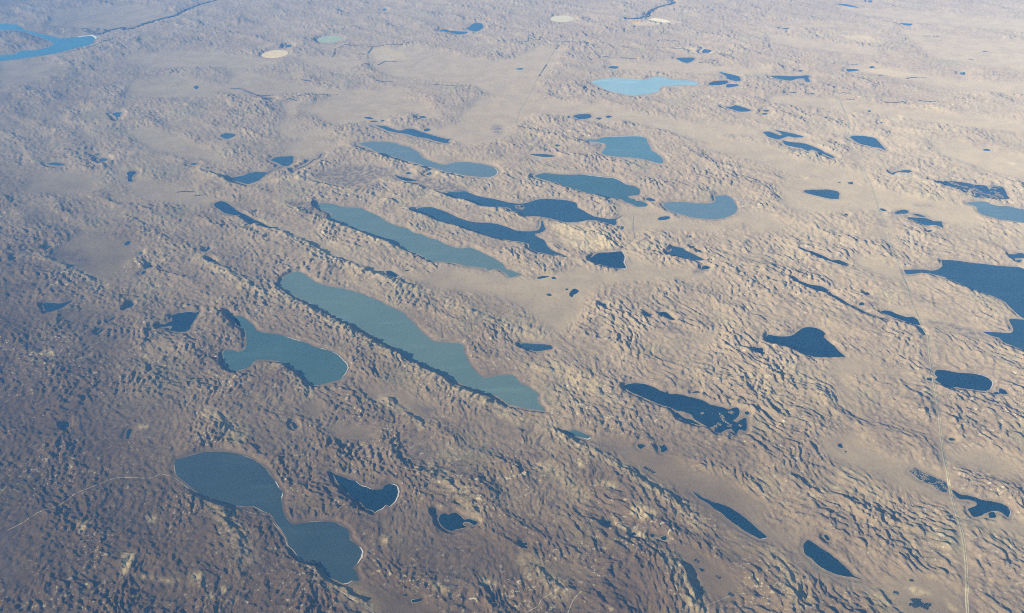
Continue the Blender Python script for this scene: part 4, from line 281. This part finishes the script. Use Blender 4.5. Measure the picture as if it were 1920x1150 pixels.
def height(x, y):
    """ground height of the world at (x, y), also the dune amount there"""
    wb = sample(WB, x, y); vb = sample(VB, x, y); fb = sample(FB, x, y); rb = sample(RB, x, y)
    free = np.clip(1-2*wb, 0, 1)                          # 0 on water and its shore, 1 away from it
    free = free*free*(3-2*free)
    near = sstep(19000, 11000, y).astype(np.float32)
    wx = gnoise(x/900, y/900, 21)*160 + gnoise(x/330, y/330, 22)*45; wy = gnoise(x/900, y/900, 23)*160 + gnoise(x/330, y/330, 24)*45
    u = (x+wx)*DN[0] + (y+wy)*DN[1]; v = -(x+wx)*DN[1] + (y+wy)*DN[0]
    left = sstep(2500, -3500, x + (y-14000)*.15).astype(np.float32)
    amp = .60 + .55*sstep(-.30, .36, gnoise(x/1500, y/1100, 31) + .35*gnoise(x/500, y/500, 32))
    u2 = (x+wx*1.5)*.629 + (y+wy*1.5)*.777; v2 = -(x+wx*1.5)*.777 + (y+wy*1.5)*.629   # the long ridges run on this bearing
    rg = np.clip(1-2.6*np.abs(gnoise(u2/880, v2/3800, 35)), -.2, 1)
    amp = amp*(.74+.42*np.clip(rg, 0, 1))
    amp = amp*(1-.94*vb)*(1-.75*rb)*free
    rid = np.zeros_like(x)
    for P, H in RIDGES:
        P = np.asarray(P, float); m = (x > P[:, 0].min()-1600) & (x < P[:, 0].max()+1600) & (y > P[:, 1].min()-1600) & (y < P[:, 1].max()+1600)
        if not m.any(): continue
        xs = x[m]+gnoise(x[m]/260, y[m]/260, 51)*55; ys = y[m]+gnoise(x[m]/260, y[m]/260, 52)*55
        best = np.full(xs.shape, 1e9); sgn = np.ones(xs.shape); par = np.zeros(xs.shape); L = np.hypot(*np.diff(P, axis=0).T); tot = L.sum(); acc = 0
        for (ax, ay), (bx, by), l in zip(P[:-1], P[1:], L):
            dx, dy = bx-ax, by-ay; t = np.clip(((xs-ax)*dx+(ys-ay)*dy)/(l*l), 0, 1)
            d = np.hypot(xs-ax-t*dx, ys-ay-t*dy); b = d < best
            best = np.where(b, d, best); sgn = np.where(b, np.sign(dx*(ys-ay)-dy*(xs-ax)), sgn); par = np.where(b, acc+t*l, par); acc += l
        taper = sstep(0, .16*tot, par)*sstep(tot, tot*.84, par)*(.75+.5*gnoise(par/350, par*0+H, 53))
        wlee = H*2.6
        prof = np.where(sgn > 0, np.clip(1-best/wlee, 0, 1), np.exp(-(best/400.0)**2))
        rid[m] = np.maximum(rid[m], H*.72*taper*prof)
    rid *= np.clip(free*1.6, 0, 1)
    amp = np.maximum(amp, 1.15*np.clip(rid/22, 0, 1)*free)
    def layers(uu):
        return dune_layers(uu, v, near)*(1-left) + choppy_layers(uu, v, near)*left
    h = layers(u)
    h = layers(u - 1.3*h*np.clip(amp, 0, 1.1))
    macro = (1-np.clip(fb*1.25, 0, 1))*(14 + 17*rg + 16*gnoise(x/2300, y/1500, 41) + 8*gnoise(x/800, y/650, 42))
    macro = np.maximum(macro, 0)*free*(1-.6*vb)
    z = -.9 + free*.5 + 1.7*amp*(h+9) + macro + rid + .5*free*gnoise(x/300, y/300, 61)
    z = z - 40*CANYON(x, y)
    return np.where(free <= 0, np.minimum(z, -.9), z).astype(np.float32), np.clip(amp, 0, 1)
def CANYON(x, y): return 0*x
AZ = np.radians(np.concatenate([np.arange(-180, -50, 8), np.linspace(-48, 48, NAZ), np.arange(56, 181, 8)]))
DEP = np.radians(np.concatenate([[89.9, 84, 78, 72, 66, 61], np.linspace(57, 11.0, NDEP)])); R = np.concatenate([ALT/np.tan(DEP), np.geomspace(ALT/np.tan(DEP[-1])*1.03, 69000, 22)])
gx = (R[:, None]*np.sin(AZ)[None, :]).ravel().astype(np.float32); gy = (R[:, None]*np.cos(AZ)[None, :]).ravel().astype(np.float32)
inside = (gx > X0+200) & (gx < X0+NX*CELL-200) & (gy > Y0+200) & (gy < Y0+NY*CELL-200)
gz = np.full(gx.shape, -.9, np.float32); ga = np.full(gx.shape, .6, np.float32)
gz[inside], ga[inside] = height(gx[inside], gy[inside])
o_ = ~inside
gz[o_] = 8 + 10*gnoise(gx[o_]/3000, gy[o_]/2200, 41) + 8*gnoise(gx[o_]/700, gy[o_]/500, 43)
nr, nc = len(R), len(AZ); idx = np.arange(nr*nc).reshape(nr, nc)
quads = np.stack([idx[:-1, :-1], idx[:-1, 1:], idx[1:, 1:], idx[1:, :-1]], -1).reshape(-1, 4)[:, ::-1]
me = bpy.data.meshes.new("terrain"); nq = len(quads)
me.vertices.add(nr*nc); me.vertices.foreach_set("co", np.stack([gx, gy, gz], 1).ravel())
me.loops.add(nq*4); me.loops.foreach_set("vertex_index", quads.astype(np.int32).ravel())
me.polygons.add(nq); me.polygons.foreach_set("loop_start", np.arange(0, nq*4, 4, dtype=np.int32)); me.polygons.foreach_set("use_smooth", np.ones(nq, bool))
me.update(calc_edges=True)
ca = me.attributes.new("cover", 'FLOAT_COLOR', 'POINT')
cov = np.stack([sample(MB, gx, gy), sample(SB, gx, gy), np.clip(sample(VB, gx, gy)+.3*np.clip(sample(WB, gx, gy)*2-.3, 0, 1), 0, 1), ga], 1); cov[o_, :3] = 0
ca.data.foreach_set("color", np.clip(cov, 0, 1).astype(np.float32).ravel())
ca2 = me.attributes.new("vignette_tone", 'FLOAT', 'POINT')       # painted vignette: low darkens near and left, high pales like haze at right
vignette_tone = np.clip(.5 + gx/30000*np.clip((24000-gy)/9000, .35, 1) + np.clip((gy-13500)/18000, -.5, .08) + .11*gnoise(gx/3600, gy/3600, 71) + .07*gnoise(gx/900, gy/900, 72), 0, 1); ca2.data.foreach_set("value", vignette_tone.astype(np.float32))  # painted light gradient plus random prairie tone
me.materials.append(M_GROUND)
terrain = bpy.data.objects.new("terrain", me); COL.objects.link(terrain)
tag(terrain, "tan grass covered sandhills with countless small dunes and flat meadows", "terrain", None, "structure")
def zat(P): return height(np.array(P)[:, 0].astype(np.float32), np.array(P)[:, 1].astype(np.float32))[0]
# ---------------------------------------------------------------- lakes, shores, beaches
LAKE_OBJ = []
def make_water(name, P, kind, label, group, rimw):
    n = len(P)
    o = link(name, [(x, y, 0.0) for x, y in P], [tuple(range(n))], WATER[kind])
    tag(o, label, "lake" if name == "lake" else "pond", group, "structure")
    nn = normals(P); wv = rimw*(.15+1.9*np.clip(gnoise(P[:, 0]/190, P[:, 1]/190, 77)+.1, 0, 1))
    Q = P + nn*wv[:, None]; I = P - nn*1.0
    v = [(x, y, -.05) for x, y in I] + [(x, y, -.35) for x, y in Q]
    link("shore", v, [(i, n+i, n+(i+1) % n, (i+1) % n) for i in range(n)], M_SHORE, o)
    return o
for (kind, label, pts), P in zip(LAKES, SHORES):
    ym = P[:, 1].mean()
    LAKE_OBJ.append(make_water("lake", P, kind, label, "lakes scattered through the sandhills", 5 if ym < 15000 else 10))
for (kind, pts), P, lab in zip(PONDS, PSH, POND_LABELS):
    make_water("pond", P, kind, lab, "small ponds in the dune hollows", 4 if P[0, 1] < 15000 else 8)
def strip(pts, width, z, step, wob=0.0):
    P = catmull(pts, False, step); n = normals(P, False)
    w = width*(1+wob*gnoise(P[:, 0]/90, P[:, 1]/90, 5))
    A, B = P+n*(w/2)[:, None] if wob else P+n*width/2, P-n*(w/2)[:, None] if wob else P-n*width/2
    k = len(P)
    if z is None:
        za = zat(A)+1.2; zb = zat(B)+1.2
    else: za = zb = np.full(k, z)
    v = [(x, y, q) for (x, y), q in zip(A, za)] + [(x, y, q) for (x, y), q in zip(B, zb)]
    return v, [(i, i+1, k+i+1, k+i) for i in range(k-1)]
for li, pts, width in BEACHES:
    P = catmull(pts, False, 25); S_ = SHORES[li]
    # each beach follows the water's edge it lies on
    c = [int(np.argmin(np.hypot(S_[:, 0]-p[0], S_[:, 1]-p[1]))) for p in P]
    Q = S_[c]; nn = normals(S_)[c]; keep = [0]+[i for i in range(1, len(c)) if c[i] != c[i-1]]
    Q, nn = Q[keep], nn[keep]
    if len(Q) < 2: continue
    t = np.linspace(0, 1, len(Q)); ww = .75*width*(.2+.8*np.sin(np.pi*t)**.6)*(1+.8*gnoise(Q[:, 0]/60, Q[:, 1]/60, 8)); A = Q-nn*1.5; B = Q+nn*ww[:, None]; k = len(Q)
    link("beach", [(x, y, .06) for x, y in A]+[(x, y, .02) for x, y in B], [(i, k+i, k+i+1, i+1) for i in range(k-1)], M_BEACH, LAKE_OBJ[li])
for label, pts, width in STREAMS:
    v, f = strip(pts, width, .05, 60, .8)
    tag(link("stream", v, f, WATER['mid' if 'river' in label else 'deep']), label, "stream", None, "structure")
# reed islands in the marshy lakes
def inside_poly(P, x, y):
    q = np.roll(P, -1, 0); c = False
    for (ax, ay), (bx, by) in zip(P, q):
        if (ay > y) != (by > y) and x < ax+(y-ay)*(bx-ax)/(by-ay): c = not c
    return c
def blob(v, f, x, y, r, el, ang, h=.9):
    n = 11; b = len(v); ca_, sa_ = math.cos(ang), math.sin(ang)
    for lev, s in ((.03, 1.0), (h, .8)):
        for i in range(n):
            t = 2*math.pi*i/n; q = r*s*(1+.45*math.sin(3*t+x)+.25*math.sin(5*t+y))
            dx, dy = q*math.cos(t)*el, q*math.sin(t)
            v.append((x+dx*ca_-dy*sa_, y+dx*sa_+dy*ca_, lev))
    for i in range(n): f.append((b+i, b+(i+1) % n, b+n+(i+1) % n, b+n+i))
    f.append(tuple(b+n+i for i in range(n)))
def reeds(polys, dens, rmin, rmax, label, seed):
    rr = random.Random(seed); v, f = [], []
    for P in polys:
        P = np.asarray(P); x0, y0 = P.min(0); x1, y1 = P.max(0)
        for _ in range(int((x1-x0)*(y1-y0)*dens)):
            x, y = rr.uniform(x0, x1), rr.uniform(y0, y1)
            if inside_poly(P, x, y) and gnoise(np.array([x/120]), np.array([y/120]), seed)[0] > -.1: blob(v, f, x, y, rr.uniform(rmin, rmax), rr.uniform(1, 2.2), rr.uniform(-1.2, 0))
    if v: tag(link("reed_bed", v, f, M_REED), label, "reeds", None, "stuff")
reeds(REEDS[:-1], 1/260., 3, 13, "tan reed islands and mats at the east end of the long dark lake", 3)
reeds(REEDS[-1:], 1/700., 14, 34, "pale reedy spit running into the blue two part lake", 4)
for key, d, a, b, lab in [('full of reed', 1/9000., 14, 48, "reed mats through the marshy lake near the right edge"), ('patchy marsh', 1/420., 4, 10, "reed tufts across the patchy marsh pond")]:
    i = [k for k, L_ in enumerate(LAKES) if key in L_[1]][0]; reeds([SHORES[i]], d, a, b, lab, 20+i)
# ---------------------------------------------------------------- fields, roads
for (k, label, cx, cy, r), P in zip(CIRCLES, CIRC_POLY):
    n = len(P); o = link("crop_field", [(cx, cy, -.2)]+[(x, y, -.2) for x, y in P], [(0, 1+i, 1+(i+1) % n) for i in range(n)], FIELD[k]); tag(o, label, "field", "round irrigated fields", "structure")
P = catmull(FIELD4, True, 80)
tag(link("crop_field", [(x, y, -.2) for x, y in P], [tuple(range(len(P)))], FIELD['bright']), "bright cream crescent of stubble beside the faint blue river", "field", None, "structure")
for label, pts, width, k in ROADS:
    v, f = strip(pts, width, None, 22 if pts[0][1] < 15000 or k == 'road' else 45, .25)
    r_ = tag(link("road" if k == 'road' else "dirt_track", v, f, M_ROAD if k == 'road' else M_TRACK), label, "road", None, "structure")
    if k == 'road':
        Pm = catmull([q_ for q_ in pts if q_[1] < 13500], False, 22); nn = normals(Pm, False); A, B = Pm+nn*5, Pm-nn*5; q = len(Pm)
        link("carriageway", [(x, y, z+2.0) for (x, y), z in zip(A, zat(A))]+[(x, y, z+2.0) for (x, y), z in zip(B, zat(B))], [(i, i+1, q+i+1, q+i) for i in range(q-1)], M_REED, r_)
# ---------------------------------------------------------------- shelterbelts: crowns on short trunks, rows of trees
def tree_row(label, pts, group):

    P = catmull(pts, False, 16); rr = random.Random(len(label)*31+int(P[0, 0]))
    v, f = [], []; z = zat(P)
    for row in (-9, 9):
        nn = normals(P, False)
        for (x, y), n_, zz in zip(P, nn, z):
            if rr.random() < .06: continue
            px, py = x+n_[0]*row+rr.uniform(-4, 4), y+n_[1]*row+rr.uniform(-4, 4); h = rr.uniform(9, 15); r = rr.uniform(6, 10); b = len(v)
            for lev, s in ((0, .12), (.14, .14), (.22, .85), (.55, 1.0), (.85, .55)):
                for i in range(6):
                    t = 1.047*i+lev; q = r*s*rr.uniform(.8, 1.2); v.append((px+q*math.cos(t), py+q*math.sin(t), zz-1+h*lev))
            v.append((px, py, zz-1+h))
            for l in range(4):
                for i in range(6): f.append((b+l*6+i, b+l*6+(i+1) % 6, b+l*6+6+(i+1) % 6, b+l*6+6+i))
            for i in range(6): f.append((b+24+i, b+24+(i+1) % 6, b+30))
    if not v: return
    c = np.mean(v, 0); root = bpy.data.objects.new("tree_row", None); root.location = c; COL.objects.link(root); tag(root, label, "tree row", group)
    tag(link("trees", [(a-c[0], b-c[1], q-c[2]) for a, b, q in v], f, M_TREE, root), kind="stuff")
for label, pts in BELTS: tree_row(label, pts, "bush clumps in the near meadows" if "bush clump" in label else "tree rows sheltering the ranches")
def grove(label, polys, n, seed, rmin=6, rmax=11):
    rr = random.Random(seed); v, f = [], []
    for P in polys:
        P = np.asarray(P); x0, y0 = P.min(0); x1, y1 = P.max(0); pts = []
        while len(pts) < n:
            x, y = rr.uniform(x0, x1), rr.uniform(y0, y1)
            if inside_poly(P, x, y) and gnoise(np.array([x/70]), np.array([y/70]), seed)[0] > -.15: pts.append((x, y))
        z = zat(pts)
        for (px, py), zz in zip(pts, z):
            h = rr.uniform(7, 13); r = rr.uniform(rmin, rmax); b = len(v)
            for lev, s in ((0, .15), (.2, .8), (.6, 1.0), (.88, .5)):
                for i in range(6):
                    t = 1.047*i+lev; q = r*s*rr.uniform(.75, 1.25); v.append((px+q*math.cos(t), py+q*math.sin(t), zz-1+h*lev))
            v.append((px, py, zz-1+h))
            for l in range(3):
                for i in range(6): f.append((b+l*6+i, b+l*6+(i+1) % 6, b+l*6+6+(i+1) % 6, b+l*6+6+i))
            for i in range(6): f.append((b+18+i, b+18+(i+1) % 6, b+24))
    tag(link("woodland", v, f, M_TREE), label, "trees", None, "stuff")
for label, polys, n, seed in GROVES: grove(label, polys, n, seed)
# river woods
for label, pts, width in STREAMS:
    if 'river' in label:
        P = catmull(pts, False, 90); nn = normals(P, False); w_ = 90+140*np.abs(gnoise(P[:, 0]/700, P[:, 1]/700, 9))
        grove("dark trees lining the "+("river below the dam" if 'dam' in label else "faint blue river"), [np.concatenate([P+nn*w_[:, None], (P-nn*w_[:, None]*.7)[::-1]])], 900 if 'dam' in label else 500, 14, 12, 22)
# ---------------------------------------------------------------- the dam
P = catmull(DAM, False, 60); nn = normals(P, False); k = len(P)
root = bpy.data.objects.new("dam", None); root.location = (*P[0], 0); COL.objects.link(root); tag(root, "long pale curved earth dam closing the bright teal reservoir", "dam")
def loc(A, z): return [(x-P[0, 0], y-P[0, 1], z) for x, y in A]
def band(A, za, B, zb): return loc(A, za)+loc(B, zb), [(i, i+1, k+i+1, k+i) for i in range(k-1)]
v, f = band(P+nn*16, 11.0, P-nn*16, 11.0); link("crest", v, f, M_DAM, root)
v, f = band(P+nn*60, -1.0, P+nn*16.2, 10.9); link("face", v, f, M_DAM, root)
v, f = band(P-nn*16.2, 10.9, P-nn*75, -1.0); link("face", v, f, M_DAM, root)
# ---------------------------------------------------------------- the air
hx = 72000.0; zb, zt = -60.0, ALT+120
bm = bmesh.new(); bmesh.ops.create_cube(bm, size=1.0)
for q in bm.verts: q.co = Vector((q.co.x*2*hx, q.co.y*2*hx, zb if q.co.z < 0 else zt))
hm = bpy.data.meshes.new("haze"); bm.to_mesh(hm); bm.free()
hmat = bpy.data.materials.new("haze"); hmat.use_nodes = True; ht = hmat.node_tree
for q in list(ht.nodes):
    if q.type != 'OUTPUT_MATERIAL': ht.nodes.remove(q)
pv = ht.nodes.new("ShaderNodeVolumePrincipled"); out = [q for q in ht.nodes if q.type == 'OUTPUT_MATERIAL'][0]
pv.inputs["Color"].default_value = (*HAZE_COL, 1); pv.inputs["Density"].default_value = HAZE_D; pv.inputs["Anisotropy"].default_value = HAZE_G
pv.inputs["Absorption Color"].default_value = (0, 0, 0, 1)
ht.links.new(pv.outputs[0], out.inputs["Volume"]); hm.materials.append(hmat)
ho = bpy.data.objects.new("haze", hm); COL.objects.link(ho); tag(ho, "pale blue haze thickening over the far sandhills", "haze", None, "stuff")
